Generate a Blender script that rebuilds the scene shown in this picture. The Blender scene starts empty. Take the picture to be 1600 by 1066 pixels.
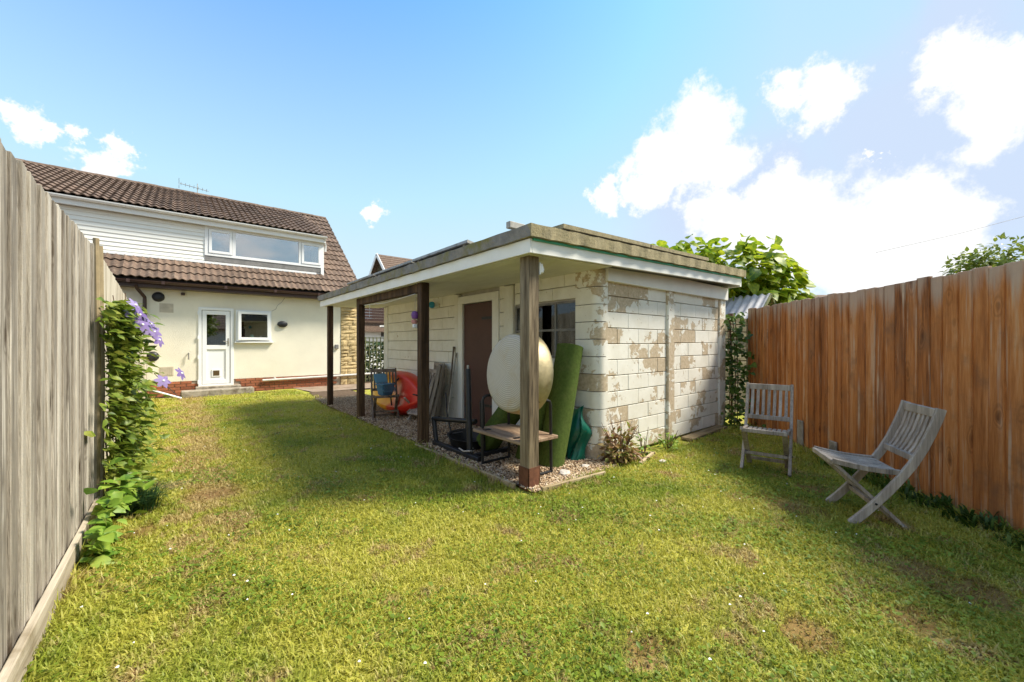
import bpy, bmesh, math, random
import numpy as np
from mathutils import Matrix, Vector, Euler
R = math.radians
rnd = random.Random(7)
SC = bpy.context.scene
COL = SC.collection

# ------------------------------------------------------------------ camera, sky, sun, exposure
cam = bpy.data.cameras.new('camera'); camo = bpy.data.objects.new('camera', cam); COL.objects.link(camo)
cam.sensor_width = 36; cam.lens = 623 / 1600 * 36; cam.shift_y = 0.0025
cam.clip_start = 0.05; cam.clip_end = 2000
camo.location = (0, 0, 1.3); camo.rotation_euler = (R(90), 0, R(-39.8))
SC.camera = camo

SUN_AZ, SUN_EL = math.atan2(.85, -.53), R(50)
world = bpy.data.worlds.new('World'); SC.world = world; world.use_nodes = True
wt = world.node_tree; wt.nodes.clear()

class G:
    """tiny node-graph helper"""
    def __init__(s, tree): s.t = tree
    def n(s, typ, **kw):
        nd = s.t.nodes.new(typ)
        for k, v in kw.items():
            if k == 'ins':
                for i, val in v.items():
                    if hasattr(val, 'is_output'): s.t.links.new(val, nd.inputs[i])
                    else: nd.inputs[i].default_value = val
            else: setattr(nd, k, v)
        return nd
    def math(s, op, a, b=0.0, c=None, clamp=False):
        i = {0: a, 1: b}
        if c is not None: i[2] = c
        return s.n('ShaderNodeMath', operation=op, use_clamp=clamp, ins=i).outputs[0]
    def vmath(s, op, a, b=(0, 0, 0)):
        nd = s.n('ShaderNodeVectorMath', operation=op, ins={0: a, 1: b})
        return nd.outputs['Value'] if op in ('LENGTH', 'DISTANCE', 'DOT_PRODUCT') else nd.outputs[0]
    def noise(s, vec, scale, detail=4, rough=.55, dist=0.0):
        return s.n('ShaderNodeTexNoise', ins={'Vector': vec, 'Scale': scale, 'Detail': detail, 'Roughness': rough, 'Distortion': dist})
    def mapr(s, v, a, b, c=0.0, d=1.0, smooth=True):
        return s.n('ShaderNodeMapRange', interpolation_type='SMOOTHSTEP' if smooth else 'LINEAR',
                   ins={0: v, 1: a, 2: b, 3: c, 4: d}).outputs[0]
    def mix(s, fac, a, b, blend='MIX'):
        nd = s.n('ShaderNodeMix', data_type='RGBA', blend_type=blend)
        for k, val in ((0, fac), (6, a), (7, b)):
            if hasattr(val, 'is_output'): s.t.links.new(val, nd.inputs[k])
            else: nd.inputs[k].default_value = val if k == 0 else (tuple(val) + (1,))[:4]
        return nd.outputs[2]
    def ramp(s, fac, stops, interp='LINEAR'):
        nd = s.n('ShaderNodeValToRGB', ins={0: fac}); cr = nd.color_ramp; cr.interpolation = interp
        while len(cr.elements) < len(stops): cr.elements.new(.5)
        for e, (p, c) in zip(cr.elements, stops): e.position = p; e.color = (tuple(c) + (1,))[:4]
        return nd.outputs[0]
    def mapping(s, vec, scale=(1, 1, 1), loc=(0, 0, 0)):
        return s.n('ShaderNodeMapping', ins={'Vector': vec, 'Scale': scale, 'Location': loc}).outputs[0]

g = G(wt)
sky = g.n('ShaderNodeTexSky', sky_type='NISHITA', sun_disc=False, sun_elevation=SUN_EL, sun_rotation=SUN_AZ,
          air_density=1.0, dust_density=1.2, ozone_density=2.0)
dirv = g.vmath('NORMALIZE', g.n('ShaderNodeTexCoord').outputs['Generated'])
nz1 = g.noise(dirv, 7.0, 7, .62).outputs['Color']
wob = g.vmath('SCALE', g.vmath('SUBTRACT', nz1, (.5, .5, .5))); wob.node.inputs['Scale'].default_value = .17
dw = g.vmath('ADD', dirv, wob)
F_, R_ = (math.sin(R(39.8)), math.cos(R(39.8))), (math.cos(R(39.8)), -math.sin(R(39.8)))
def sdir(px, py):      # a compass direction for a cloud
    l, v = (px - 800) / 623, (537 - py) / 623
    return Vector((F_[0] + l * R_[0], F_[1] + l * R_[1], v)).normalized()
puff = g.math('MULTIPLY', g.math('SUBTRACT', g.noise(dirv, 15, 8, .66).outputs[0], .5), .13)
dense = None
for px, py, r in ((1085, 215, .085), (1030, 245, .075), (1110, 250, .08), (960, 295, .05), (1265, 145, .065), (1500, 100, .07), (1560, 130, .06),
                  (1010, 290, .06), (1180, 350, .09), (1280, 340, .10), (1360, 350, .09), (1240, 385, .10), (1340, 400, .10), (1430, 400, .10),
                  (1340, 250, .02), (590, 332, .03), (15, 175, .035), (172, 222, .03), (145, 268, .04), (90, 200, .025), (40, 218, .03), (1200, 300, .07), (1130, 330, .08), (1450, 330, .08), (1590, 160, .08)):
    dd = g.vmath('DISTANCE', dw, tuple(sdir(px, py)))
    b = g.mapr(g.math('ADD', dd, puff), r * 1.05, r * .60)
    dense = b if dense is None else g.math('MAXIMUM', dense, b)
veil = None
for px, py, r in ((1400, 220, .26), (1560, 260, .26), (1200, 290, .18), (1500, 60, .14), (1100, 330, .22)):
    dd = g.vmath('DISTANCE', dw, tuple(sdir(px, py)))
    b = g.mapr(dd, r, r * .25)
    veil = b if veil is None else g.math('MAXIMUM', veil, b)
# unseen rest of the sky: scattered cumulus, made denser to add fill light
nz2 = g.noise(g.mapping(dirv, (1, 1, 2.2)), 3.1, 8, .6, .2).outputs[0]
away = g.mapr(g.vmath('DOT_PRODUCT', dirv, (F_[0], F_[1], .25)), .55, .15)
other = g.math('MULTIPLY', g.mapr(nz2, .47, .62), away)
elev = g.n('ShaderNodeSeparateXYZ', ins={0: dirv}).outputs[2]
haze = g.mapr(elev, .66, 0.04, 0.0, .95, smooth=False)
skyc = g.mix(1.0, sky.outputs[0], (.39, .61, .86), 'MULTIPLY')
CL = 2.12
skyc = g.mix(1.0, skyc, (CL * .44, CL * .72, CL * .97), 'DARKEN')
c1 = g.mix(haze, skyc, (CL * .70, CL * .85, CL * .94))
c2 = g.mix(g.math('MULTIPLY', veil, .85), c1, (CL * .60, CL * .70, CL * .90))
c3 = g.mix(g.math('MULTIPLY', g.math('MAXIMUM', dense, other), .96), c2, (CL * 1.03, CL * 1.03, CL * 1.03))
bg = g.n('ShaderNodeBackground', ins={0: c3, 1: .138})
g.n('ShaderNodeOutputWorld', ins={0: bg.outputs[0]})

sun = bpy.data.lights.new('sun', 'SUN'); sun.energy = 2.0; sun.angle = R(14); sun.color = (1, .93, .80)
suno = bpy.data.objects.new('sun', sun); COL.objects.link(suno)
tosun = Vector((math.sin(SUN_AZ) * math.cos(SUN_EL), math.cos(SUN_AZ) * math.cos(SUN_EL), math.sin(SUN_EL)))
suno.rotation_euler = tosun.to_track_quat('Z', 'Y').to_euler(); suno.location = (8, -4, 9)
SC.view_settings.view_transform = 'Standard'; SC.view_settings.look = 'None'
SC.view_settings.exposure = 1.9; SC.view_settings.gamma = 1

# ------------------------------------------------------------------ helpers
WM = {}
def link(name, data, mat=None, parent=None, mw=None):
    o = bpy.data.objects.new(name, data); COL.objects.link(o)
    if mat is not None and data is not None and not data.materials: data.materials.append(mat)
    if mw is not None: o.matrix_basis = mw
    WM[o] = mw.copy() if mw is not None else Matrix.Identity(4)
    if parent is not None:
        o.parent = parent; o.matrix_parent_inverse = WM[parent].inverted()
    return o
def thing(name, label, cat, loc=(0, 0, 0), rz=0.0, group=None):
    o = link(name, None, mw=Matrix.Translation(loc) @ Matrix.Rotation(rz, 4, 'Z'))
    o.empty_display_size = .2
    return tag(o, label, cat, group)
def tag(o, label, cat, group=None):
    o['label'] = label; o['category'] = cat
    if group: o['group'] = group
    return o
def structure(o): o['kind'] = 'structure'; return o
def stuff(o): o['kind'] = 'stuff'; return o
def relabel(o, label): o['label'] = label; return o
def copy_tree(o, mw, parent=None):
    c = o.copy(); COL.objects.link(c)
    if parent is None: c.matrix_basis = mw; WM[c] = mw
    else: c.parent = parent; c.matrix_parent_inverse = o.matrix_parent_inverse.copy()
    for ch in list(o.children): copy_tree(ch, None, c)
    return c

class MB:
    def __init__(s): s.v = []; s.f = []; s.bev = 0; s.sm = False
    def add(s, vs, fs):
        b = len(s.v); s.v += [tuple(q) for q in vs]; s.f += [tuple(b + i for i in q) for q in fs]; return s
    def box(s, x0, x1, y0, y1, z0, z1, m=None):
        vs = [Vector(p) for p in ((x0, y0, z0), (x1, y0, z0), (x1, y1, z0), (x0, y1, z0), (x0, y0, z1), (x1, y0, z1), (x1, y1, z1), (x0, y1, z1))]
        if m is not None: vs = [m @ p for p in vs]
        return s.add(vs, ((0, 3, 2, 1), (4, 5, 6, 7), (0, 1, 5, 4), (1, 2, 6, 5), (2, 3, 7, 6), (3, 0, 4, 7)))
    def bar(s, a, b, w, h, up=(0, 0, 1)):
        a, b = Vector(a), Vector(b); d = (b - a); L = d.length; d.normalize(); u = Vector(up)
        x = d.cross(u)
        if x.length < 1e-4: x = d.cross(Vector((1, 0, 0)))
        x.normalize(); u = x.cross(d)
        m = Matrix((x, d, u)).transposed().to_4x4(); m.translation = a
        return s.box(-w / 2, w / 2, 0, L, -h / 2, h / 2, m)
    def tube(s, pts, r, n=8, caps=True):
        pts = [Vector(p) for p in pts]; rs = r if isinstance(r, (list, tuple)) else [r] * len(pts)
        base = len(s.v); ref = None
        for i, p in enumerate(pts):
            t = (pts[min(i + 1, len(pts) - 1)] - pts[max(i - 1, 0)]).normalized()
            if ref is None: ref = Vector((0, 0, 1)) if abs(t.z) < .9 else Vector((1, 0, 0))
            x = t.cross(ref).normalized(); y = x.cross(t); ref = y
            for k in range(n):
                a = 2 * math.pi * k / n; s.v.append(tuple(p + (x * math.cos(a) + y * math.sin(a)) * rs[i]))
        for i in range(len(pts) - 1):
            for k in range(n):
                a, b = base + i * n + k, base + i * n + (k + 1) % n
                s.f.append((a, b, b + n, a + n))
        if caps:
            s.f.append(tuple(base + k for k in range(n))[::-1]); e = base + (len(pts) - 1) * n; s.f.append(tuple(e + k for k in range(n)))
        return s
    def lathe(s, prof, n=24, m=None):
        base = len(s.v)
        for (r, z) in prof:
            for k in range(n):
                a = 2 * math.pi * k / n; p = Vector((r * math.cos(a), r * math.sin(a), z)); s.v.append(tuple(m @ p if m is not None else p))
        for i in range(len(prof) - 1):
            for k in range(n):
                a, b = base + i * n + k, base + i * n + (k + 1) % n; s.f.append((a, b, b + n, a + n))
        return s
    def grid(s, fn, nu, nv):
        base = len(s.v)
        for j in range(nv + 1):
            for i in range(nu + 1): s.v.append(tuple(fn(i / nu, j / nv)))
        w = nu + 1
        for j in range(nv):
            for i in range(nu): a = base + j * w + i; s.f.append((a, a + 1, a + 1 + w, a + w))
        return s
    def prism(s, poly, y0, y1):      # polygon in XZ pushed along Y
        n = len(poly); vs = [(x, y0, z) for x, z in poly] + [(x, y1, z) for x, z in poly]
        return s.add(vs, [tuple(range(n)), tuple(range(2 * n - 1, n - 1, -1))] + [((i + 1) % n, i, n + i, n + (i + 1) % n) for i in range(n)])
    def mesh(s, name='m', bevel=0.0, smooth=False, seg=1):
        me = bpy.data.meshes.new(name); me.from_pydata(s.v, [], s.f); me.update()
        bm = bmesh.new(); bm.from_mesh(me); bmesh.ops.recalc_face_normals(bm, faces=bm.faces)
        if bevel: bmesh.ops.bevel(bm, geom=list(bm.edges), offset=bevel, segments=seg, affect='EDGES', clamp_overlap=True)
        bm.to_mesh(me); bm.free()
        if smooth:
            for p in me.polygons: p.use_smooth = True
            try: me.set_sharp_from_angle(angle=R(40))
            except Exception: pass
        return me
    def build(s, name, mat, parent=None, bevel=0.0, smooth=False, mw=None, seg=1):
        return link(name, s.mesh(name, bevel, smooth, seg), mat, parent, mw)
def B(*a): return MB().box(*a)

# ------------------------------------------------------------------ materials
MATS = {}
def newmat(name):
    m = bpy.data.materials.new(name); m.use_nodes = True; m.node_tree.nodes.clear(); return m, G(m.node_tree)
def finish(g, col, rough=.7, bump=None, bs=.3, bd=.01, metal=0.0, transl=0.0, spec=.4, normal=None):
    i = {'Base Color': col, 'Roughness': rough, 'Metallic': metal, 'Specular IOR Level': spec}
    p = g.n('ShaderNodeBsdfPrincipled')
    for k, v in i.items():
        if hasattr(v, 'is_output'): g.t.links.new(v, p.inputs[k])
        else: p.inputs[k].default_value = (tuple(v) + (1,))[:4] if k == 'Base Color' else v
    if bump is not None:
        b = g.n('ShaderNodeBump', ins={'Height': bump, 'Strength': bs, 'Distance': bd}); g.t.links.new(b.outputs[0], p.inputs['Normal'])
    out = p.outputs[0]
    if transl:
        t = g.n('ShaderNodeBsdfTranslucent')
        if hasattr(col, 'is_output'): g.t.links.new(col, t.inputs[0])
        else: t.inputs[0].default_value = (tuple(col) + (1,))[:4]
        out = g.n('ShaderNodeMixShader', ins={0: transl, 1: out, 2: t.outputs[0]}).outputs[0]
    g.n('ShaderNodeOutputMaterial', ins={0: out})
def coords(g, obj=True, off=True):
    tc = g.n('ShaderNodeTexCoord').outputs['Object'] if obj else g.n('ShaderNodeNewGeometry').outputs['Position']
    if not off: return tc, None
    r = g.n('ShaderNodeObjectInfo').outputs['Random']
    cb = g.n('ShaderNodeCombineXYZ', ins={0: g.math('MULTIPLY', r, 37.0), 1: g.math('MULTIPLY', r, 61.0), 2: g.math('MULTIPLY', r, 23.0)}).outputs[0]
    return g.vmath('ADD', tc, cb), r
def wood(name, stops, axis=2, rough=.8, rv=.35, fine=60, knots=.0, knotcol=(.03, .02, .012), bs=.5, stain=None, streak=None, top=None):
    m, g = newmat(name); v, r = coords(g)
    sc = [1, 1, 1]; sc[axis] = .07
    vm = g.mapping(v, tuple(sc))
    n1 = g.noise(vm, 9, 5, .6, .6).outputs[0]; n2 = g.noise(vm, fine, 4, .65).outputs[0]
    f = g.math('ADD', g.math('MULTIPLY', n1, .62), g.math('MULTIPLY', n2, .38))
    f = g.mapr(f, .30, .70, .08, .92, smooth=False)
    f = g.math('ADD', f, g.math('MULTIPLY', g.math('SUBTRACT', r, .5), rv))
    col = g.ramp(f, stops)
    if streak:
        sv = [1, 1, 1]; sv[axis] = .03
        k2 = g.noise(g.mapping(v, tuple(sv), (3, 7, 1)), 26, 4, .6).outputs[0]; pz = g.noise(v, 1.6, 4, .6).outputs[0]
        col = g.mix(g.math('MULTIPLY', g.mapr(k2, .52, .68), g.mapr(pz, .38, .62)), col, streak)
    if stain:
        s = g.noise(v, 2.2, 5, .65).outputs[0]; col = g.mix(g.mapr(s, .5, .75), col, stain)
    if top:
        tz = g.n('ShaderNodeSeparateXYZ', ins={0: g.n('ShaderNodeTexCoord').outputs['Object']}).outputs[2]
        tm = g.mapr(g.math('ADD', tz, g.math('MULTIPLY', g.math('SUBTRACT', n1, .5), .9)), top[0], top[1], 0, .75); col = g.mix(tm, col, top[2])
    if knots:
        sk = [6, 6, 6]; sk[axis] = 2.0
        vs_ = g.n('ShaderNodeSeparateXYZ', ins={0: v}).outputs; others = [k for k in range(3) if k != axis]
        fl = {2: 0.0, others[0]: 0.0}; fl = [0.0, 0.0, 0.0]; fl[axis] = vs_[axis]; fl[others[0]] = g.math('ADD', vs_[others[0]], vs_[others[1]])
        flat = g.n('ShaderNodeCombineXYZ', ins={0: fl[0], 1: fl[1], 2: fl[2]}).outputs[0]
        wv = g.vmath('ADD', g.mapping(flat, tuple(sk)), g.vmath('SCALE', g.noise(v, 5, 3).outputs['Color'])); wv.node.inputs[1].links[0].from_node.inputs['Scale'].default_value = .35
        vo = g.n('ShaderNodeTexVoronoi', ins={'Vector': wv, 'Scale': 1.0}).outputs['Distance']
        ring = g.math('MULTIPLY', g.mapr(vo, .34, .14), g.math('ADD', .5, g.math('MULTIPLY', g.math('SINE', g.math('MULTIPLY', vo, 70.0)), .5)))
        col = g.mix(g.math('MULTIPLY', ring, knots * .55), col, knotcol); col = g.mix(g.mapr(vo, .13, .05, 0, knots), col, knotcol)
    finish(g, col, rough, g.math('ADD', n2, g.math('MULTIPLY', n1, .6)), bs, .006, spec=.25)
    MATS[name] = m; return m
def plain(name, col, rough=.6, var=.15, scale=8, bump=0.0, bscale=60, metal=0.0, dirt=None, dscale=3, dlim=(.5, .7), spec=.4, rv=.0, bd=.005, transl=0.0):
    m, g = newmat(name); v, r = coords(g)
    n = g.noise(v, scale, 5, .6).outputs[0]
    lo = tuple(c * (1 - var) for c in col); hi = tuple(min(1, c * (1 + var)) for c in col)
    c = g.ramp(n, [(.3, lo), (.7, hi)])
    if rv:
        hs = g.n('ShaderNodeHueSaturation', ins={'Value': g.math('ADD', 1 - rv / 2, g.math('MULTIPLY', r, rv)), 'Color': c}); c = hs.outputs[0]
    if dirt:
        d = g.noise(v, dscale, 7, .68).outputs[0]; c = g.mix(g.mapr(d, *dlim), c, dirt)
    bh = g.noise(v, bscale, 4, .6).outputs[0] if bump else None
    finish(g, c, rough, bh, bump, bd, metal, transl, spec)
    MATS[name] = m; return m

m_greyfence = wood('weathered_grey_board', [(.1, (.12, .10, .08)), (.4, (.27, .235, .19)), (.65, (.42, .375, .31)), (.9, (.56, .51, .44))], knots=1.0, rv=.42, fine=110, knotcol=(.07, .05, .032), streak=(.60, .55, .47), bs=.8)
m_palefence = wood('pale_fence_board', [(.25, (.30, .25, .18)), (.5, (.50, .44, .34)), (.75, (.62, .56, .46))], knots=.5, rv=.25)
m_orange = wood('orange_fence_board', [(.1, (.16, .054, .017)), (.4, (.40, .135, .033)), (.65, (.56, .215, .060)), (.92, (.62, .35, .17))], knots=.6, rv=.32, knotcol=(.07, .022, .008), stain=(.27, .12, .05), streak=(.58, .40, .26), top=(1.62, 1.86, (.50, .38, .28)))
m_post = wood('dark_stained_post', [(.25, (.025, .014, .008)), (.5, (.07, .038, .020)), (.8, (.15, .09, .045))], rv=.1, knots=.3)
m_greypost = wood('weathered_post', [(.25, (.07, .05, .03)), (.5, (.19, .145, .09)), (.8, (.33, .27, .18))], rv=.1, knots=.4)
m_teak = wood('weathered_teak', [(.15, (.15, .125, .10)), (.5, (.34, .285, .235)), (.85, (.53, .46, .38))], rv=.2, fine=90)
m_teak_dark = wood('darker_teak', [(.25, (.06, .045, .035)), (.5, (.16, .12, .09)), (.8, (.27, .21, .16))], rv=.2, fine=90)
m_board = wood('seat_board', [(.25, (.14, .085, .05)), (.5, (.28, .19, .12)), (.8, (.42, .31, .21))], axis=1, rv=.1)
m_edging = wood('edging_timber', [(.25, (.16, .11, .06)), (.5, (.33, .25, .14)), (.8, (.48, .38, .24))], axis=0, rv=.25)
m_slat = wood('dark_slat', [(.25, (.05, .042, .025)), (.5, (.12, .10, .06)), (.8, (.22, .19, .12))], axis=0)
m_trellis = wood('trellis_wood', [(.25, (.05, .055, .025)), (.5, (.11, .12, .055)), (.8, (.2, .2, .1))])
m_white = plain('white_upvc', (.80, .80, .79), .35, .03, 3)
m_whitepaint = plain('white_gloss_paint', (.80, .78, .72), .5, .05, 4, .15, 40, dirt=(.60, .57, .48), dscale=2.5, dlim=(.6, .9))
m_soffit = plain('soffit_paint', (.74, .72, .62), .6, .05, 4, .1, 40, rv=.08)
m_render = plain('cream_render', (.78, .73, .60), .9, .07, 1.5, .9, 95, bd=.012, dirt=(.60, .55, .43), dscale=1.2, dlim=(.58, .95))
m_clad = plain('white_cladding', (.83, .81, .75), .4, .02, 3, rv=.03)
m_brown_pipe = plain('brown_plastic', (.055, .028, .022), .4, .2)
m_black = plain('black_metal', (.016, .016, .017), .45, .4, 20, .2, 80, rv=.0, dirt=(.06, .035, .02), dscale=9, dlim=(.6, .75))
m_blackplastic = plain('black_plastic', (.02, .02, .022), .45, .2)
m_lead = plain('lead_flashing', (.20, .19, .18), .6, .25, 9, .2, 30)
m_concrete = plain('concrete', (.33, .29, .23), .95, .25, 12, .6, 60, dirt=(.13, .10, .07), dscale=5, dlim=(.45, .7))
m_conc_pale = plain('pale_concrete', (.45, .41, .34), .9, .15, 9, .4, 60)
m_brick = plain('red_brick', (.33, .115, .055), .9, .2, 20, .4, 80, rv=.5)
m_mortar = plain('mortar', (.36, .30, .23), .95, .15, 20, .3, 80)
m_stone = plain('yellow_stone', (.52, .39, .20), .9, .25, 9, .8, 30, rv=.35, bd=.015)
m_tile = plain('concrete_roof_tile', (.15, .10, .072), .9, .3, 14, .5, 70, rv=.5, dirt=(.28, .225, .165), dscale=11, dlim=(.52, .75))
m_underlay = plain('roof_underlay', (.05, .04, .035), .9)
m_felt = plain('mossy_roof_edge', (.23, .21, .18), .95, .25, 10, .7, 50, dirt=(.20, .175, .055), dscale=3.2, dlim=(.46, .66), bd=.01)
m_felt_warm = plain('lichen_roof_edge', (.30, .25, .14), .95, .25, 14, .7, 50, dirt=(.20, .17, .10), dscale=6, dlim=(.5, .7), bd=.01)
m_rooffelt = plain('roof_felt', (.12, .12, .115), .95, .2, 6, .5, 80)
m_doorbrown = plain('brown_door_paint', (.085, .035, .026), .6, .12, 5, .2, 50)
m_dark = plain('dark_interior', (.09, .085, .08), .9)
m_alu = plain('aluminium', (.36, .34, .30), .55, .2, 15, metal=.4, dirt=(.16, .14, .10), dscale=8, dlim=(.5, .7))
m_solar = plain('solar_back', (.05, .05, .055), .5, .2)
m_rust = plain('rusty_shoe', (.14, .055, .028), .85, .4, 18, .5, 60)
m_turf = plain('artificial_turf', (.085, .125, .028), .95, .22, 40, .9, 350, bd=.006, dirt=(.14, .16, .05), dscale=4, dlim=(.5, .8), spec=.1)
m_tarp = plain('green_tarpaulin', (.005, .10, .065), .3, .25, 6)
m_brass = plain('beaten_brass', (.46, .38, .22), .55, .2, 12, .35, 30, metal=.45, dirt=(.30, .22, .10), dscale=5, dlim=(.5, .75))
m_blue = plain('blue_plastic', (.065, .17, .26), .4, .1)
m_bluelight = plain('light_blue_plastic', (.12, .29, .42), .35, .1)
m_cyan = plain('turquoise_ball', (.03, .30, .50), .35, .1)
m_curtain = plain('curtain', (.62, .52, .40), .9, .2, 12)
m_rock = plain('pale_rock', (.50, .45, .40), .9, .25, 14, .6, 40)
m_soil = plain('bare_soil', (.11, .07, .04), .98, .4, 25, .8, 90)
m_pink = plain('pink_plastic', (.5, .22, .2), .4); m_teal = plain('teal_china', (.16, .45, .42), .3)
m_purple = plain('purple_plastic', (.16, .05, .22), .4)
m_corr = plain('corrugated_sheet', (.40, .38, .38), .6, .15, 9, .2, 40)
m_paving = plain('paving', (.30, .22, .16), .95, .2, 6, .4, 60, dirt=(.20, .14, .09), dscale=2, dlim=(.4, .7))
m_bark = plain('bark', (.10, .075, .05), .95, .3, 14, .8, 40)
m_cane = plain('dry_cane', (.30, .23, .13), .8, .25, 12)
m_stem = plain('brown_stem', (.13, .07, .04), .85, .3, 12)

# glass: pane that mirrors the sky and lets the dark room show
def glass(name, refl):
    m, g = newmat(name)
    fc = g.n('ShaderNodeLayerWeight', ins={'Blend': .5}).outputs['Facing']
    k = g.math('ADD', refl + .04, g.math('MULTIPLY', g.math('POWER', fc, 5.0), .8), clamp=True)
    gl = g.n('ShaderNodeBsdfGlossy', ins={'Color': (.92, .96, 1, 1), 'Roughness': .02}); tr = g.n('ShaderNodeBsdfTransparent', ins={0: (.75, .78, .78, 1)})
    g.n('ShaderNodeOutputMaterial', ins={0: g.n('ShaderNodeMixShader', ins={0: k, 1: tr.outputs[0], 2: gl.outputs[0]}).outputs[0]})
    return m
m_glass = glass('window_glass', .16); m_glass_coat = glass('coated_glass', .30)
m_glass_dirty = glass('dusty_glass', .0)

# painted concrete blocks with the paint coming off
def peeling(name, lo, hi):
    m, g = newmat(name); p = g.n('ShaderNodeNewGeometry').outputs['Position']; r = g.n('ShaderNodeObjectInfo').outputs['Random']
    a = g.noise(p, 2.1, 3, .5).outputs[0]; b = g.noise(p, 9, 7, .68, .4).outputs[0]
    zz = g.n('ShaderNodeSeparateXYZ', ins={0: p}).outputs[2]
    f = g.math('ADD', g.math('MULTIPLY', a, .55), g.math('MULTIPLY', b, .45))
    f = g.math('ADD', f, g.math('MULTIPLY', g.math('SUBTRACT', r, .5), .16))
    mask = g.mapr(f, lo, hi)
    chips = g.mapr(g.noise(p, 26, 5, .7).outputs[0], .66, .69)
    mask2 = g.math('MAXIMUM', mask, g.math('MULTIPLY', chips, .8))
    white = g.ramp(g.noise(p, 5, 5, .6).outputs[0], [(.3, (.72, .68, .58)), (.7, (.83, .80, .72))])
    bare = g.ramp(g.noise(p, 30, 5, .6).outputs[0], [(.3, (.42, .33, .22)), (.7, (.60, .49, .35))])
    col = g.mix(mask2, white, bare)
    h = g.math('SUBTRACT', g.math('MULTIPLY', g.noise(p, 70, 4, .6).outputs[0], .35), g.math('MULTIPLY', mask2, .6))
    finish(g, col, .85, h, .5, .006, spec=.25); MATS[name] = m; return m
m_peel = peeling('peeling_block', .512, .525)
m_block = peeling('painted_block', .66, .675)
m_blockback = plain('block_joint', (.50, .46, .38), .95, .15, 9)

def leafmat(name, c1, c2, c3, transl=.35, rough=.45, scale=3.0):
    m, g = newmat(name); p = g.n('ShaderNodeNewGeometry').outputs['Position']; r = g.n('ShaderNodeObjectInfo').outputs['Random']
    n = g.noise(p, scale, 4, .6).outputs[0]; wn = g.n('ShaderNodeTexWhiteNoise', ins={0: g.vmath('SNAP', p, (.05, .05, .05))}).outputs[0]
    f = g.math('ADD', g.math('MULTIPLY', n, .5), g.math('ADD', g.math('MULTIPLY', r, .25), g.math('MULTIPLY', wn, .25)))
    finish(g, g.ramp(f, [(.3, c1), (.5, c2), (.72, c3)]), rough, transl=transl, spec=.35); return m
m_leaf_cat = leafmat('catalpa_leaf', (.05, .13, .012), (.17, .28, .02), (.44, .48, .03), .5)
m_leaf_clem = leafmat('clematis_leaf', (.055, .10, .012), (.16, .23, .025), (.34, .36, .06))
m_leaf_low = leafmat('fresh_leaf', (.08, .17, .018), (.19, .32, .035), (.34, .44, .07))
m_leaf_dark = leafmat('dark_leaf', (.018, .045, .012), (.04, .085, .02), (.08, .14, .03))
m_leaf_dry = leafmat('dry_leaf', (.16, .08, .035), (.30, .17, .075), (.20, .28, .04))
m_leaf_ivy = leafmat('ivy_leaf', (.03, .07, .012), (.075, .14, .02), (.17, .24, .035))
m_tuft = leafmat('long_grass', (.03, .08, .03), (.06, .14, .05), (.12, .2, .06), .25)
m_petal = leafmat('purple_petal', (.20, .13, .36), (.29, .21, .46), (.38, .31, .55), .3, .6)

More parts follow.
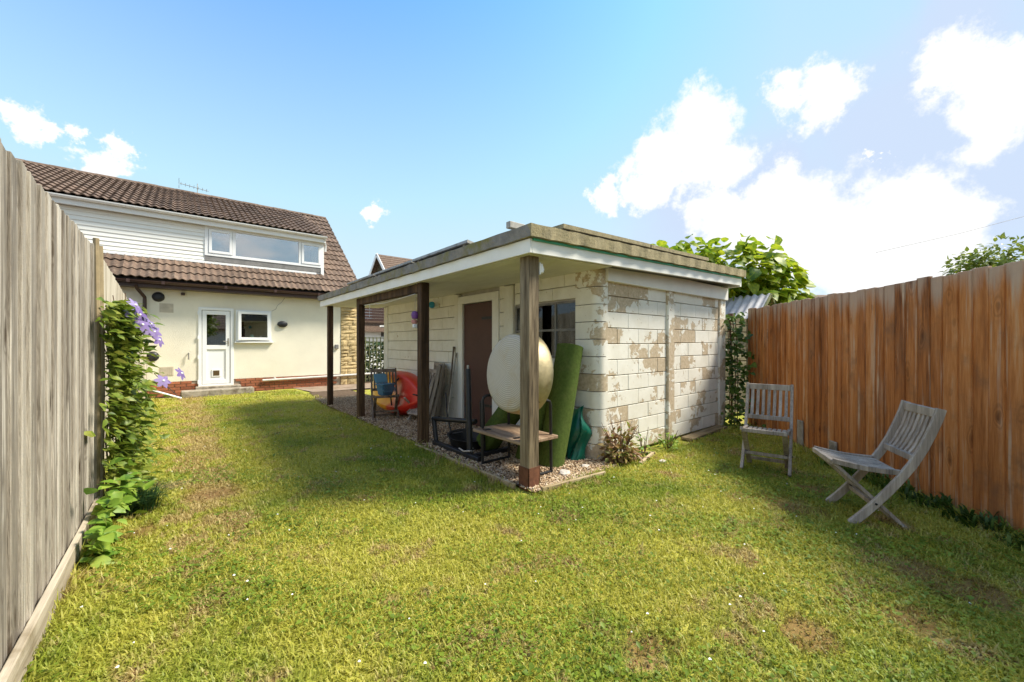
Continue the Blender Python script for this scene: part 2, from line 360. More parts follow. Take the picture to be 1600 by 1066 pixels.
# lawn: patches of lush, yellowed and straw grass (world-position noise shared by blades and thatch)
PATCH = ((3.75, 1.04, .26), (3.25, .28, .24), (3.2, .0, .2), (2.67, .21, .2), (.21, 4.35, .3), (-.2, 3.77, .16), (1.49, .94, .16), (4.4, 1.0, .2), (2.2, .55, .14))   # bare, trodden spots
def lawnmat(name, soil):
    m, g = newmat(name); p = g.n('ShaderNodeNewGeometry').outputs['Position']
    xyz = g.n('ShaderNodeSeparateXYZ', ins={0: p}); flat = g.n('ShaderNodeCombineXYZ', ins={0: xyz.outputs[0], 1: xyz.outputs[1]}).outputs[0]
    big = g.noise(flat, .75, 4, .6, .3).outputs[0]; mid = g.noise(flat, 3.2, 5, .65, .4).outputs[0]; fine = g.noise(flat, 38, 3, .7).outputs[0]
    wn = g.n('ShaderNodeTexWhiteNoise', ins={0: g.vmath('SNAP', flat, (.011, .011, 1))}).outputs[0]
    # worn track up the left side of the lawn
    tx = g.math('ABSOLUTE', g.math('SUBTRACT', g.math('ADD', xyz.outputs[0], g.math('MULTIPLY', g.math('SUBTRACT', mid, .5), .7)), .22))
    track = g.math('MULTIPLY', g.mapr(tx, .40, .08), g.mapr(xyz.outputs[1], 2.4, 3.6))
    lush = g.mapr(g.math('ADD', big, g.math('MULTIPLY', g.math('SUBTRACT', mid, .5), .5)), .44, .66)
    f = g.math('ADD', g.math('MULTIPLY', fine, .40), g.math('MULTIPLY', wn, .30)); f = g.math('ADD', f, g.math('MULTIPLY', mid, .30))
    green = g.ramp(f, [(.28, (.12, .18, .016)), (.5, (.25, .32, .030)), (.74, (.42, .45, .07))])
    yell = g.ramp(f, [(.28, (.27, .29, .03)), (.5, (.48, .46, .065)), (.74, (.64, .57, .16))])
    straw = g.ramp(f, [(.28, (.24, .15, .05)), (.5, (.47, .35, .13)), (.74, (.64, .51, .25))])
    c = g.mix(lush, yell, green)
    sm = g.math('ADD', mid, g.math('MULTIPLY', track, .16)); sm = g.math('ADD', sm, g.math('MULTIPLY', g.math('SUBTRACT', fine, .5), .25))
    c = g.mix(g.mapr(sm, .53, .66, 0, .9), c, straw)
    bare = None
    for bx_, by_, br_ in PATCH:
        dd = g.math('ADD', g.vmath('DISTANCE', flat, (bx_, by_, 0)), g.math('MULTIPLY', g.math('SUBTRACT', g.math('ADD', mid, g.math('MULTIPLY', fine, .35)), .67), .75))
        k = g.mapr(dd, br_, br_ * .3); bare = k if bare is None else g.math('MAXIMUM', bare, k)
    c = g.mix(g.math('MULTIPLY', bare, .55 if not soil else .9), c, (.23, .125, .05))
    if soil:
        c = g.mix(g.mapr(g.math('ADD', mid, g.math('MULTIPLY', fine, .3)), .70, .84), g.mix(.25, c, (.14, .11, .04)), (.19, .10, .045))
        finish(g, c, .95, fine, .8, .02, spec=.1)
    else: finish(g, c, .5, transl=.42, spec=.35)
    return m
m_lawn = lawnmat('lawn_thatch', True); m_blade = lawnmat('grass_blade', False)
m_weed = leafmat('lawn_weed', (.13, .20, .016), (.26, .35, .035), (.44, .49, .08), .4, .5, 2.0)
def gravelmat():
    m, g = newmat('gravel_stone'); p = g.n('ShaderNodeNewGeometry').outputs['Position']
    wn = g.n('ShaderNodeTexWhiteNoise', ins={0: g.vmath('SNAP', p, (.02, .02, .05))}).outputs[0]
    f = g.math('ADD', g.math('MULTIPLY', wn, .6), g.math('MULTIPLY', g.noise(p, 3, 4).outputs[0], .4))
    finish(g, g.ramp(f, [(.2, (.22, .135, .075)), (.45, (.42, .29, .17)), (.65, (.54, .41, .27)), (.85, (.66, .56, .43))]), .85, spec=.3); return m
m_gravel = gravelmat()
m_daisy = plain('daisy_petal', (.8, .8, .76), .7)
# ------------------------------------------------------------------ ground
def sheet(name, poly, z, mat, n=1):
    return structure(MB().add([(x, y, z) for x, y in poly], [tuple(range(len(poly)))]).build(name, mat))
structure(MB().add([(-400, -400, -.03), (400, -400, -.03), (400, 400, -.03), (-400, 400, -.03)], [(0, 1, 2, 3)]).build('ground', m_soil))
FA, FD = Vector((4.38, -.14, 0)), Vector((.714, .70, 0)).normalized()      # orange fence line
fn_ = Vector((-FD.y, FD.x, 0))
lawn = MB()
def lawnz(x, y): return .012 * math.sin(x * 1.9 + y * .8) + .009 * math.sin(y * 2.3 - x) - .006
lawn.grid(lambda u, v: (-.62 + u * 11, -5 + v * 17.75, lawnz(-.62 + u * 11, -5 + v * 17.75)), 60, 96)
structure(lawn.build('lawn', m_lawn, smooth=True))
sheet('patio', [(2.7, 11.45), (10, 11.2), (10, 12.89), (2.5, 12.89)], .022, m_paving)
sheet('gravel_bed', [(2.34, 2.52), (3.6, 2.45), (3.6, 11.3), (2.6, 11.4), (2.36, 9.2)], .024, m_soil)

# ------------------------------------------------------------------ the semi-detached house
H = thing('house', 'cream rendered house with brown tiled roof and long white dormer', 'house', (1.8, 12.9, 0))
WY = 12.9
wl = MB()   # front wall round the door and window openings
for x0, x1, z0, z1 in ((-5, .36, .36, 2.75), (1.10, 1.15, .36, 2.75), (1.97, 3.83, .36, 2.75), (.36, 1.10, 2.23, 2.75), (1.15, 1.97, 2.2, 2.75), (1.15, 1.97, .36, 1.33)):
    wl.box(x0, x1, WY, WY + .25, z0, z1)
wl.build('wall', m_render, H)
B(3.83, 4.3, WY + .03, WY + .25, 0, 2.75).build('corner_wall', m_mortar, H)
sw = MB()   # gable end walls and back wall
for x in (4.08, -5.0):
    sw.add([(x, WY + .25, 0), (x, 20.6, 0), (x, 20.6, 2.8), (x, 16.7, 6.0), (x, WY + .25, 2.85),
            (x + .22, WY + .25, 0), (x + .22, 20.6, 0), (x + .22, 20.6, 2.8), (x + .22, 16.7, 6.0), (x + .22, WY + .25, 2.85)],
           [(0, 1, 2, 3, 4), (9, 8, 7, 6, 5), (0, 5, 6, 1), (1, 6, 7, 2), (2, 7, 8, 3), (3, 8, 9, 4), (4, 9, 5, 0)])
sw.box(-5, 4.3, 20.6, 20.8, 0, 2.8); sw.build('gable_wall', m_render, H)
B(-4.9, 4.05, 16.2, 16.3, 0, 5.6).build('partition_wall', m_dark, H)
B(-4.9, 4.05, WY + .26, 20.5, .2, .26).build('room_floor', m_dark, H)
B(-4.9, 4.05, 13.4, 20.5, 2.86, 2.92).build('upper_floor', m_dark, H)
pl = MB(); pl.box(-5, .36, WY + .02, WY + .25, -.05, .355); pl.box(.36, 1.10, WY + .02, WY + .25, -.05, .2); pl.box(1.10, 3.83, WY + .02, WY + .25, -.05, .355)
plinth = pl.build('plinth', m_mortar, H)
bk = B(-.105, .105, -.012, .02, -.031, .031).mesh('brick', .004); bk.materials.append(m_brick)
nb = 0
for row in range(5):
    for i in range(30):
        x = -1.0 + i * .225 + (row % 2) * .11
        if x > 3.72 or (.25 < x < 1.22 and row > 2) : continue
        o = link('brick', bk, None, plinth, Matrix.Translation((x, WY + .006 + rnd.uniform(-.002, .002), .035 + row * .072)))
# stone-clad corner
z = .02
stn = [B(-w / 2, w / 2, -.03, .03, -.5, .5) for w in (1,)]
sm_ = []
for k in range(4):
    q = MB(); q.box(-.5, .5, -.035, .03, -.5, .5); me = q.mesh('stone_block'); 
    bm = bmesh.new(); bm.from_mesh(me); bmesh.ops.subdivide_edges(bm, edges=list(bm.edges), cuts=2, use_grid_fill=True)
    for v in bm.verts:
        v.co.x += rnd.uniform(-.02, .02); v.co.z += rnd.uniform(-.03, .03)
        if v.co.y < 0: v.co.y += rnd.uniform(-.012, .012) + (.015 if abs(v.co.x) > .45 or abs(v.co.z) > .45 else -.008)
    bm.to_mesh(me); bm.free(); me.materials.append(m_stone); sm_.append(me)
while z < 2.68:
    h = rnd.choice((.085, .11, .15, .19)); x = 3.835
    while x < 4.30:
        w = min(rnd.choice((.2, .26, .34, .47)), 4.33 - x)
        if 4.33 - x - w < .1: w = 4.33 - x
        o = link('stone_block', sm_[rnd.randrange(4)], None, H, Matrix.Translation((x + w / 2, WY - .0, z + h / 2)) @ Matrix.Diagonal((w - .012, 1, h - .012, 1)))
        x += w
    z += h
# back door with glazed top
D = MB(); D.box(.36, .43, WY - .03, WY + .08, .2, 2.23); D.box(1.03, 1.10, WY - .03, WY + .08, .2, 2.23); D.box(.43, 1.03, WY - .03, WY + .08, 2.16, 2.23); D.box(.43, 1.03, WY - .03, WY + .08, .2, .25)
door = D.build('door', m_white, H, .004)
q = MB()
for b in ((.44, .53, .26, 2.15), (.93, 1.02, .26, 2.15), (.53, .93, 2.05, 2.15), (.53, .93, 1.15, 1.26), (.53, .93, .26, .37)): q.box(b[0], b[1], WY - .015, WY + .05, b[2], b[3])
q.build('door_leaf', m_white, door, .004)
B(.53, .93, WY + .012, WY + .04, .37, 1.15).build('door_panel', m_white, door)
B(.53, .93, WY + .015, WY + .025, 1.26, 2.05).build('pane', m_glass, door)
q = MB().box(.635, .825, WY - .008, WY + .012, .44, .63); q.build('cat_flap_frame', m_white, door, .004)
B(.665, .795, WY - .014, WY - .009, .47, .60).build('cat_flap', plain('amber_flap', (.10, .065, .03), .3), door)
q = MB().bar((.985, WY - .05, 1.36), (.87, WY - .055, 1.36), .018, .018); q.bar((.985, WY - .015, 1.36), (.985, WY - .055, 1.36), .02, .02); q.box(.97, 1.0, WY - .025, WY - .015, 1.24, 1.44)
q.build('handle', m_alu, door, .002)
for zz in (.32, .95, 1.45, 2.08): B(.345, .375, WY - .05, WY - .02, zz - .045, zz + .045).build('hinge', m_white, door, .003)
# kitchen window, sash ajar
Wk = MB()
for b in ((1.15, 1.20, 1.36, 2.2), (1.92, 1.97, 1.36, 2.2), (1.20, 1.92, 2.15, 2.2), (1.20, 1.92, 1.36, 1.41)): Wk.box(b[0], b[1], WY - .02, WY + .07, b[2], b[3])
win = Wk.build('window', m_white, H, .004)
sm = Matrix.Translation((1.93, WY - .03, 0)) @ Matrix.Rotation(R(5), 4, 'Z') @ Matrix.Translation((-1.93, -WY, 0))
q = MB()
for b in ((1.185, 1.255, 1.395, 2.165), (1.865, 1.935, 1.395, 2.165), (1.255, 1.865, 2.095, 2.165), (1.255, 1.865, 1.395, 1.465)): q.box(b[0], b[1], WY - .035, WY + .015, b[2], b[3], sm)
sash = q.build('sash', m_white, win, .004)
MB().box(1.255, 1.865, WY - .014, WY - .004, 1.465, 2.095, sm).build('pane', m_glass, win)
B(1.12, 2.01, WY - .09, WY + .02, 1.318, 1.352).build('sill', m_white, win, .005)
B(1.15, 1.97, WY + .08, WY + .42, 1.33, 1.37).build('inner_sill', m_white, win)
# things standing on the kitchen sill
tag(MB().lathe([(0, 0), (.045, 0), (.05, .06), (.04, .11), (.015, .12), (0, .12)], 12, Matrix.Translation((1.33, WY + .16, 1.372))).build('ornament', m_pink, None, smooth=True), 'small pink ornament inside the kitchen window, at its left', 'ornament')
jug = tag(MB().lathe([(0, 0), (.05, 0), (.075, .05), (.05, .12), (.035, .15), (.045, .18), (.03, .17)], 14, Matrix.Translation((1.53, WY + .17, 1.372))).build('jug', m_teal, None, smooth=True), 'teal china jug in the middle of the kitchen window sill', 'jug')
tp = MB().lathe([(0, 0), (.05, 0), (.085, .05), (.06, .10), (.02, .115), (.018, .135), (0, .14)], 14, Matrix.Translation((1.74, WY + .17, 1.372)))
tp.tube([(1.80, WY + .17, 1.42), (1.85, WY + .17, 1.45), (1.87, WY + .17, 1.49)], [.018, .013, .009], 6)
tag(tp.build('teapot', m_white, None, smooth=True), 'white teapot at the right of the kitchen window sill', 'teapot')
# wall fittings
def on_wall(name, mat, mb, label=None, bevel=0, smooth=False): return mb.build(name, mat, H, bevel, smooth)
for nm, x, zz in (('extractor_vent', -.40, 2.43), ('flue_outlet', -.50, .99)):
    m = Matrix.Translation((x, WY, zz)) @ Matrix.Rotation(R(90), 4, 'X')
    on_wall(nm, m_blackplastic, MB().lathe([(0, .05), (.05, .06), (.085, .045), (.115, .02), (.12, 0)], 20, m), smooth=True)
for zz in (2.17, .62):
    q = MB(); x0 = -.40 + .04; 
    for i in range(7): q.box(x0 + i * .034, x0 + i * .034 + .016, WY - .014, WY - .006, zz - .09, zz + .09)
    q.box(x0 - .02, x0 + .24, WY - .008, WY + .004, zz - .11, zz + .11); on_wall('air_vent', plain('vent_plastic', (.52, .46, .36), .7), q)
m = Matrix.Translation((2.24, WY, 1.85)) @ Matrix.Rotation(R(90), 4, 'X') @ Matrix.Diagonal((1.25, .85, 1, 1))
on_wall('wall_lamp', m_blackplastic, MB().lathe([(0, .09), (.06, .085), (.10, .06), (.105, .02), (.09, 0)], 18, m), smooth=True)
on_wall('junction_box', m_lead, B(3.66, 3.76, WY - .06, WY, 1.14, 1.27), bevel=.008)
on_wall('sensor', m_brown_pipe, B(.02, .10, WY - .10, WY, 2.5, 2.56), bevel=.01)
on_wall('tap', m_lead, MB().tube([(.17, WY, 1.06), (.17, WY - .06, 1.06), (.17, WY - .07, .90)], .014, 8))
wp = MB().tube([(1.75, WY - .06, .285), (4.9, WY - .06, .33)], .032, 10); wp.tube([(2.05, WY, .33), (2.05, WY - .06, .33), (2.05, WY - .06, .29)], .03, 8)
on_wall('waste_pipe', plain('grey_waste_pipe', (.55, .53, .50), .5), wp, smooth=True)
ck = MB(); pts = [(1.98, 2.21), (2.08, 2.27), (2.12, 2.38), (2.22, 2.47), (2.30, 2.6)]
for a, b in zip(pts, pts[1:]): ck.bar((a[0], WY - .002, a[1]), (b[0], WY - .002, b[1]), .008, .008)
ck.build('wall_crack', m_lead, H)
# downpipe and brown eaves gutter
q = MB().tube([(-.78, WY - .33, 2.66), (-.76, WY - .30, 2.58), (-.64, WY - .07, 2.40), (-.64, WY - .06, 2.3), (-.64, WY - .06, .05)], .036, 10); q.build('downpipe', m_brown_pipe, H, smooth=True)
gm = MB()
def gutter(mb, x0, x1, y, z, r):
    n = 8
    for k in range(n):
        a0, a1 = math.pi + math.pi * k / n, math.pi + math.pi * (k + 1) / n
        p = [(y + r * math.cos(a), z + r * math.sin(a)) for a in (a0, a1)]; p2 = [(y + (r - .006) * math.cos(a), z + (r - .006) * math.sin(a)) for a in (a0, a1)]
        mb.add([(x0, *p[0]), (x1, *p[0]), (x1, *p[1]), (x0, *p[1])], [(0, 1, 2, 3)]); mb.add([(x0, *p2[0]), (x1, *p2[0]), (x1, *p2[1]), (x0, *p2[1])], [(3, 2, 1, 0)])
gutter(gm, -5, 4.36, 12.50, 2.76, .065); gm.build('eaves_gutter', m_brown_pipe, H, smooth=True)
for x in (-.9, -.3, .9, 2.0, 3.1): B(x - .03, x + .03, 12.425, 12.575, 2.69, 2.765).build('gutter_bracket', m_brown_pipe, H)
B(-5, 4.36, 12.57, 12.60, 2.62, 2.80).build('eaves_fascia', m_brown_pipe, H)
B(-5, 4.36, 12.60, WY, 2.62, 2.64).build('eaves_soffit', m_brown_pipe, H)
# roofs
PM, PD = math.atan2(6.15 - 2.80, 16.7 - 12.52), math.atan2(6.15 - 4.56, 16.7 - 13.0)
rb = MB()
rb.add([(-5, 12.52, 2.78), (4.38, 12.52, 2.78), (4.38, 16.7, 6.13), (-5, 16.7, 6.13)], [(0, 1, 2, 3)])
rb.add([(-5, 13.0, 4.54), (3.44, 13.0, 4.54), (3.44, 16.7, 6.15), (-5, 16.7, 6.15)], [(0, 1, 2, 3)])
rb.add([(-5, 20.9, 2.78), (4.38, 20.9, 2.78), (4.38, 16.7, 6.13), (-5, 16.7, 6.13)], [(3, 2, 1, 0)])
roof = rb.build('roof', m_underlay, H)
tl = MB(); n = 12
prof = [(-.15 + .3 * i / n, .011 + .017 * math.cos(4 * math.pi * i / n)) for i in range(n + 1)]
for row, (yy, dz) in enumerate(((0, -.016), (0, .006), (.43, -.004))):
    for u, hh in prof: tl.v.append((u, yy, hh + dz + (.032 if row < 2 else 0)))
for r_ in range(2):
    for i in range(n): a = r_ * (n + 1) + i; tl.f.append((a, a + 1, a + n + 2, a + n + 1))
tile = tl.mesh('tile', smooth=True); tile.materials.append(m_tile)
rest = MB(); ntile = 0
def lay(x, y0, z0, pitch, course, single):
    global ntile
    s = course * .335
    mw = Matrix.Translation((x, y0 + s * math.cos(pitch), z0 + s * math.sin(pitch))) @ Matrix.Rotation(pitch, 4, 'X') @ Matrix.Rotation(rnd.uniform(-.008, .008), 4, 'Z') @ Matrix.Translation((0, 0, .012 + rnd.uniform(-.003, .003)))
    if single: link('tile', tile, None, roof, mw); ntile += 1
    else: rest.add([mw @ Vector(v) for v in tl.v], tl.f)
for c in range(16):          # main slope: strip under the dormer and the full slope to its right
    for i in range(32):
        x = 4.25 - i * .3
        if c > 2 and x < 3.45: continue
        lay(x, 12.47, 2.80, PM, c, x > -1.4)
for c in range(12):
    for i in range(28):
        x = 3.29 - i * .3
        lay(x, 12.95, 4.565, PD, c, ntile < 298 and x > -2.5 + .17 * c)
stuff(rest.build('roof_tiles', m_tile, roof))
rt = MB(); rt.grid(lambda u, v: (-.225 + .45 * v, .11 * math.cos(math.pi * u), .085 * math.sin(math.pi * u)), 8, 1); rtm = rt.mesh('ridge_tile', smooth=True); rtm.materials.append(m_tile)
for i in range(21): link('ridge_tile', rtm, None, roof, Matrix.Translation((4.16 - i * .447, 16.7, 6.17 + (i % 2) * .006)))
vb = MB()
for y0, y1, z0, z1 in ((12.45, 16.7, 2.80, 6.18),): vb.add([(4.38, y0, z0 - .14), (4.38, y1, z1 - .14), (4.38, y1, z1 + .01), (4.38, y0, z0 + .01), (4.41, y0, z0 - .14), (4.41, y1, z1 - .14), (4.41, y1, z1 + .01), (4.41, y0, z0 + .01)], [(0, 1, 2, 3), (7, 6, 5, 4), (0, 4, 5, 1), (1, 5, 6, 2), (2, 6, 7, 3), (3, 7, 4, 0)])
vb.build('verge_board', m_brown_pipe, H)
# dormer
DY = 13.2
dm = MB(); dm.add([(3.38, DY + .02, 3.2), (3.38, 15.3, 5.2), (3.38, DY + .02, 4.5), (3.43, DY + .02, 3.2), (3.43, 15.3, 5.2), (3.43, DY + .02, 4.5)], [(0, 1, 2), (5, 4, 3), (0, 3, 4, 1), (1, 4, 5, 2), (2, 5, 3, 0)])
dm.build('dormer_cheek', m_white, H)
for i in range(11):
    z0 = 3.40 + i * .1
    if z0 > 4.45: break
    MB().add([(-5, DY, z0), (.50, DY, z0), (.50, DY + .018, z0 + .1), (-5, DY + .018, z0 + .1), (-5, DY + .04, z0), (.50, DY + .04, z0), (.50, DY + .04, z0 + .1), (-5, DY + .04, z0 + .1)],
             [(0, 1, 2, 3), (7, 6, 5, 4), (0, 4, 5, 1), (2, 6, 7, 3), (1, 5, 6, 2), (0, 3, 7, 4)]).build('cladding_board', m_clad, H)
dw = MB()
for b in ((.50, .58, 3.62, 4.42), (3.33, 3.42, 3.40, 4.5), (.58, 3.33, 4.33, 4.42), (.58, 3.33, 3.62, 3.69), (1.10, 1.17, 3.69, 4.33), (2.72, 2.79, 3.69, 4.33)): dw.box(b[0], b[1], DY - .02, DY + .06, b[2], b[3])
dwin = dw.build('dormer_window', m_white, H, .004)
for x0, x1 in ((.62, 1.06), (2.83, 3.29)):
    q = MB()
    for b in ((x0 - .035, x0 + .03, 3.695, 4.325), (x1 - .03, x1 + .035, 3.695, 4.325), (x0 + .03, x1 - .03, 4.26, 4.325), (x0 + .03, x1 - .03, 3.695, 3.76)): q.box(b[0], b[1], DY - .035, DY - .0, b[2], b[3])
    q.build('sash', m_white, dwin, .004); B(x0 + .03, x1 - .03, DY - .018, DY - .008, 3.76, 4.26).build('pane', m_glass_coat, dwin)
B(1.17, 2.72, DY + .01, DY + .02, 3.69, 4.33).build('pane', m_glass_coat, dwin)
q = MB().grid(lambda u, v: (3.08 + .22 * u + .05 * (1 - v) * (1 - u), DY + .12 + .02 * math.sin(u * 22), 3.70 + .62 * v), 24, 3); q.build('curtain', m_curtain, dwin, smooth=True)
B(.50, 3.40, DY - .005, DY + .03, 3.49, 3.615).build('lead_apron', m_lead, H)
B(-5, 3.2, DY - .05, DY - .01, 3.40, 3.455).build('dormer_skirt_board', m_white, H, .004)
B(-5, 3.42, DY - .012, DY + .035, 3.30, 3.40).build('flashing', m_conc_pale, H)
B(.50, 3.38, DY + .035, DY + .06, 3.36, 3.62).build('dormer_base_wall', m_white, H)
B(-5, 3.44, DY - .15, DY - .12, 4.38, 4.54).build('dormer_fascia', m_white, H, .004)
B(-5, 3.44, DY - .12, DY + .05, 4.40, 4.42).build('dormer_soffit', m_white, H)
q = MB(); gutter(q, -5, 3.46, DY - .21, 4.555, .06); q.build('dormer_gutter', m_white, H, smooth=True)
MB().tube([(3.42, DY - .2, 4.5), (3.42, DY - .1, 4.42), (3.47, DY + .0, 4.33), (3.47, DY + .02, 4.15)], .03, 8).build('dormer_downpipe', m_white, H, smooth=True)
# steps at the door, lying pipe
tag(B(.02, 1.50, 12.36, 12.72, -.02, .15).build('door_step', m_concrete, None, .015), 'long rough concrete step on the lawn before the back door', 'step')
tag(B(.30, 1.25, 12.723, 12.895, -.02, .21).build('threshold_step', m_concrete, None, .012), 'narrow upper step directly under the white back door', 'step')
tag(MB().tube([(-.47, 12.0, .25), (.03, 12.0, .03)], .022, 8).build('white_pipe', m_white, None, smooth=True), 'thin white pipe lying slanted at the foot of the house wall', 'pipe')
tag(MB().tube([(-.45, 12.2, .62), (0.0, 12.15, .02)], .008, 6).build('thin_rod', m_black, None), 'thin dark rod leaning beside the white pipe by the house', 'rod')
# television aerial
A = thing('television_aerial', 'thin television aerial above the house ridge', 'aerial', (.45, 16.9, 6.15))
MB().tube([(.45, 16.9, 6.1), (.45, 16.9, 6.62)], .012, 6).build('mast', m_alu, A)
q = MB().tube([(.0, 16.9, 6.52), (.75, 16.9, 6.44)], .009, 6)
for i in range(7): x = .03 + i * .11; q.tube([(x, 16.72, 6.52 - x * .1), (x, 17.08, 6.52 - x * .1)], .005, 5)
q.build('boom', m_alu, A)
MB().tube([(-.02, 16.75, 6.4), (-.02, 17.05, 6.64)], .006, 5).tube([(-.02, 17.05, 6.4), (-.02, 16.75, 6.64)], .006, 5).build('reflector', m_alu, A)

# ------------------------------------------------------------------ block outbuilding with open canopy
S = thing('outbuilding', 'white painted block outbuilding with flat roof and timber-post canopy', 'outbuilding', (4.5, 5.5, 0))
SX, SY, EX, EY = 3.5, 2.75, 6.73, 8.6
def rf(x): return .03 * (x - 2.3)
bw = MB(); bw.box(SX + .035, SX + .15, SY + .25, 3.0, .0, 2.1)
for y0, y1, z0, z1 in ((3.0, 4.13, 0, 1.13), (3.0, 4.13, 1.80, 2.12), (4.13, 4.56, 0, 2.12), (5.44, EY, 0, 2.12), (4.56, 5.44, 1.95, 2.12)): bw.box(SX + .035, SX + .15, y0, y1, z0, z1)
bw.box(SX + .15, EX - .04, SY + .035, SY + .15, 0, 2.14); bw.box(EX - .15, EX - .035, SY + .15, EY, 0, 2.2); bw.box(SX + .15, EX - .15, EY - .15, EY - .035, 0, 2.15)
bw.build('backing_wall', m_blockback, S)
B(SX + .16, EX - .16, SY + .16, EY - .16, .0, .03).build('floor_slab', m_concrete, S)
q = B(SX + .152, EX - .16, SY + .152, SY + .17, .03, 2.08); q.box(EX - .18, EX - .155, SY + .17, EY - .16, .03, 2.08); q.box(SX + .152, EX - .18, 5.9, 5.92, .03, 2.08); q.build('shade_panels', plain('interior_shade', (.035, .032, .03), .9), S)  # dark sheets added inside; their colour stands in for shade behind the window
bcache = {}
def block(w, h, d, mat):
    k = (round(w, 3), round(h, 3), mat.name)
    if k not in bcache:
        me = B(-w / 2, w / 2, -d / 2, d / 2, -h / 2, h / 2).mesh('block', .004, seg=1); me.materials.append(mat); bcache[k] = me
    return bcache[k]
def course_fill(a0, a1, z0, z1, n, place, mat, bl=.40):
    h = (z1 - z0) / n
    for r_ in range(n):
        L = a1 - a0; cuts = [0]; x = bl * (.5 if r_ % 2 else 1)
        while x < L - .09: cuts.append(x); x += bl
        cuts.append(L)
        for c0, c1 in zip(cuts, cuts[1:]):
            me = block(c1 - c0 - .003, h - .008, .05, mat); jit = rnd.uniform(-.0025, .0025)
            link('block', me, None, S, place((a0 + (c0 + c1) / 2), z0 + (r_ + .5) * h, jit))
gplace = lambda a, z, j: Matrix.Translation((a, SY + .015 + j, z))
fplace = lambda a, z, j: Matrix.Translation((SX + .015 + j, a, z)) @ Matrix.Rotation(R(-90), 4, 'Z')
course_fill(3.64, 4.93, .03, 2.02, 11, gplace, m_peel, .43); course_fill(5.10, 6.50, .03, 2.04, 11, gplace, m_peel, .43)
course_fill(3.02, 4.13, .02, 1.12, 6, fplace, m_block); course_fill(3.02, 4.13, 1.82, 2.12, 2, fplace, m_block); course_fill(4.36, 4.47, .02, 2.12, 11, fplace, m_block)
course_fill(5.66, 6.62, .02, 2.12, 11, fplace, m_block); course_fill(6.80, 8.40, .02, 2.12, 11, fplace, m_block)
# pillars: rounded corner one in block-high drums, plain ones between the panels
cp = MB(); r0 = .11
pts = [(SX - .012, SY + .30)] + [(SX - .012 + r0 - r0 * math.cos(R(a)), SY - .03 + r0 - r0 * math.sin(R(a))) for a in range(0, 91, 15)] + [(SX + .15, SY - .03), (SX + .15, SY + .30)]
hh = 2.12 / 11
for k in range(11):
    q = MB(); z0, z1 = k * hh + .004, (k + 1) * hh - .004; np_ = len(pts)
    q.add([(x, y, z0) for x, y in pts] + [(x, y, z1) for x, y in pts], [tuple(range(np_))[::-1], tuple(range(np_, 2 * np_))] + [(i, (i + 1) % np_, np_ + (i + 1) % np_, np_ + i) for i in range(np_)])
    q.build('corner_block', m_peel, S, smooth=True)
for nm, b in (('pillar', (4.93, 5.10, SY - .04, SY + .1, 0, 2.03)), ('pillar', (6.50, EX, SY - .03, SY + .12, 0, 2.05)), ('pillar', (SX - .03, SX + .1, 4.16, 4.36, 0, 2.1)), ('pillar', (SX - .03, SX + .1, 5.53, 5.66, 0, 2.1)),
              ('pillar', (SX - .03, SX + .1, 6.62, 6.80, 0, 2.1)), ('pillar', (SX - .03, SX + .1, 8.40, EY, 0, 2.1))): B(*b).build(nm, m_block if b[0] < 4 else m_peel, S, .012)
B(3.61, EX + .01, SY - .065, SY + .02, 1.99, 2.185).build('lintel_board', m_whitepaint, S, .004)
# brown side door
dr = B(SX - .0, SX + .05, 4.62, 5.40, .04, 1.92).build('door', m_doorbrown, S, .003)
q = B(SX - .012, SX - .001, 4.62, 4.90, 1.66, 1.70); q.box(SX - .018, SX - .001, 4.60, 4.64, 1.60, 1.76); q.build('hinge', m_black, dr)
q = B(SX - .012, SX - .001, 4.62, 4.90, .36, .40); q.box(SX - .018, SX - .001, 4.60, 4.64, .30, .46); q.build('hinge', m_black, dr)
q = B(SX - .035, SX + .06, 4.47, 4.615, 0, 1.93); q.box(SX - .035, SX + .06, 5.405, 5.53, 0, 1.93); q.box(SX - .035, SX + .06, 4.47, 5.53, 1.93, 2.05); q.build('door_frame', m_whitepaint, dr, .005)
# metal window with nine panes
wf = MB(); 
for y in (3.0, 3.37, 3.76, 4.105): wf.box(SX + .0, SX + .035, y, y + .025, 1.13, 1.80)
for zz in (1.13, 1.45, 1.775): wf.box(SX + .003, SX + .032, 3.025, 4.105, zz, zz + .025)
sw_ = wf.build('window', m_lead, S)
for y0, y1 in ((3.025, 3.37), (3.395, 3.76), (3.785, 4.105)):
    for z0, z1 in ((1.155, 1.45), (1.475, 1.775)): B(SX + .012, SX + .018, y0, y1, z0, z1).build('pane', m_glass_dirty, sw_)
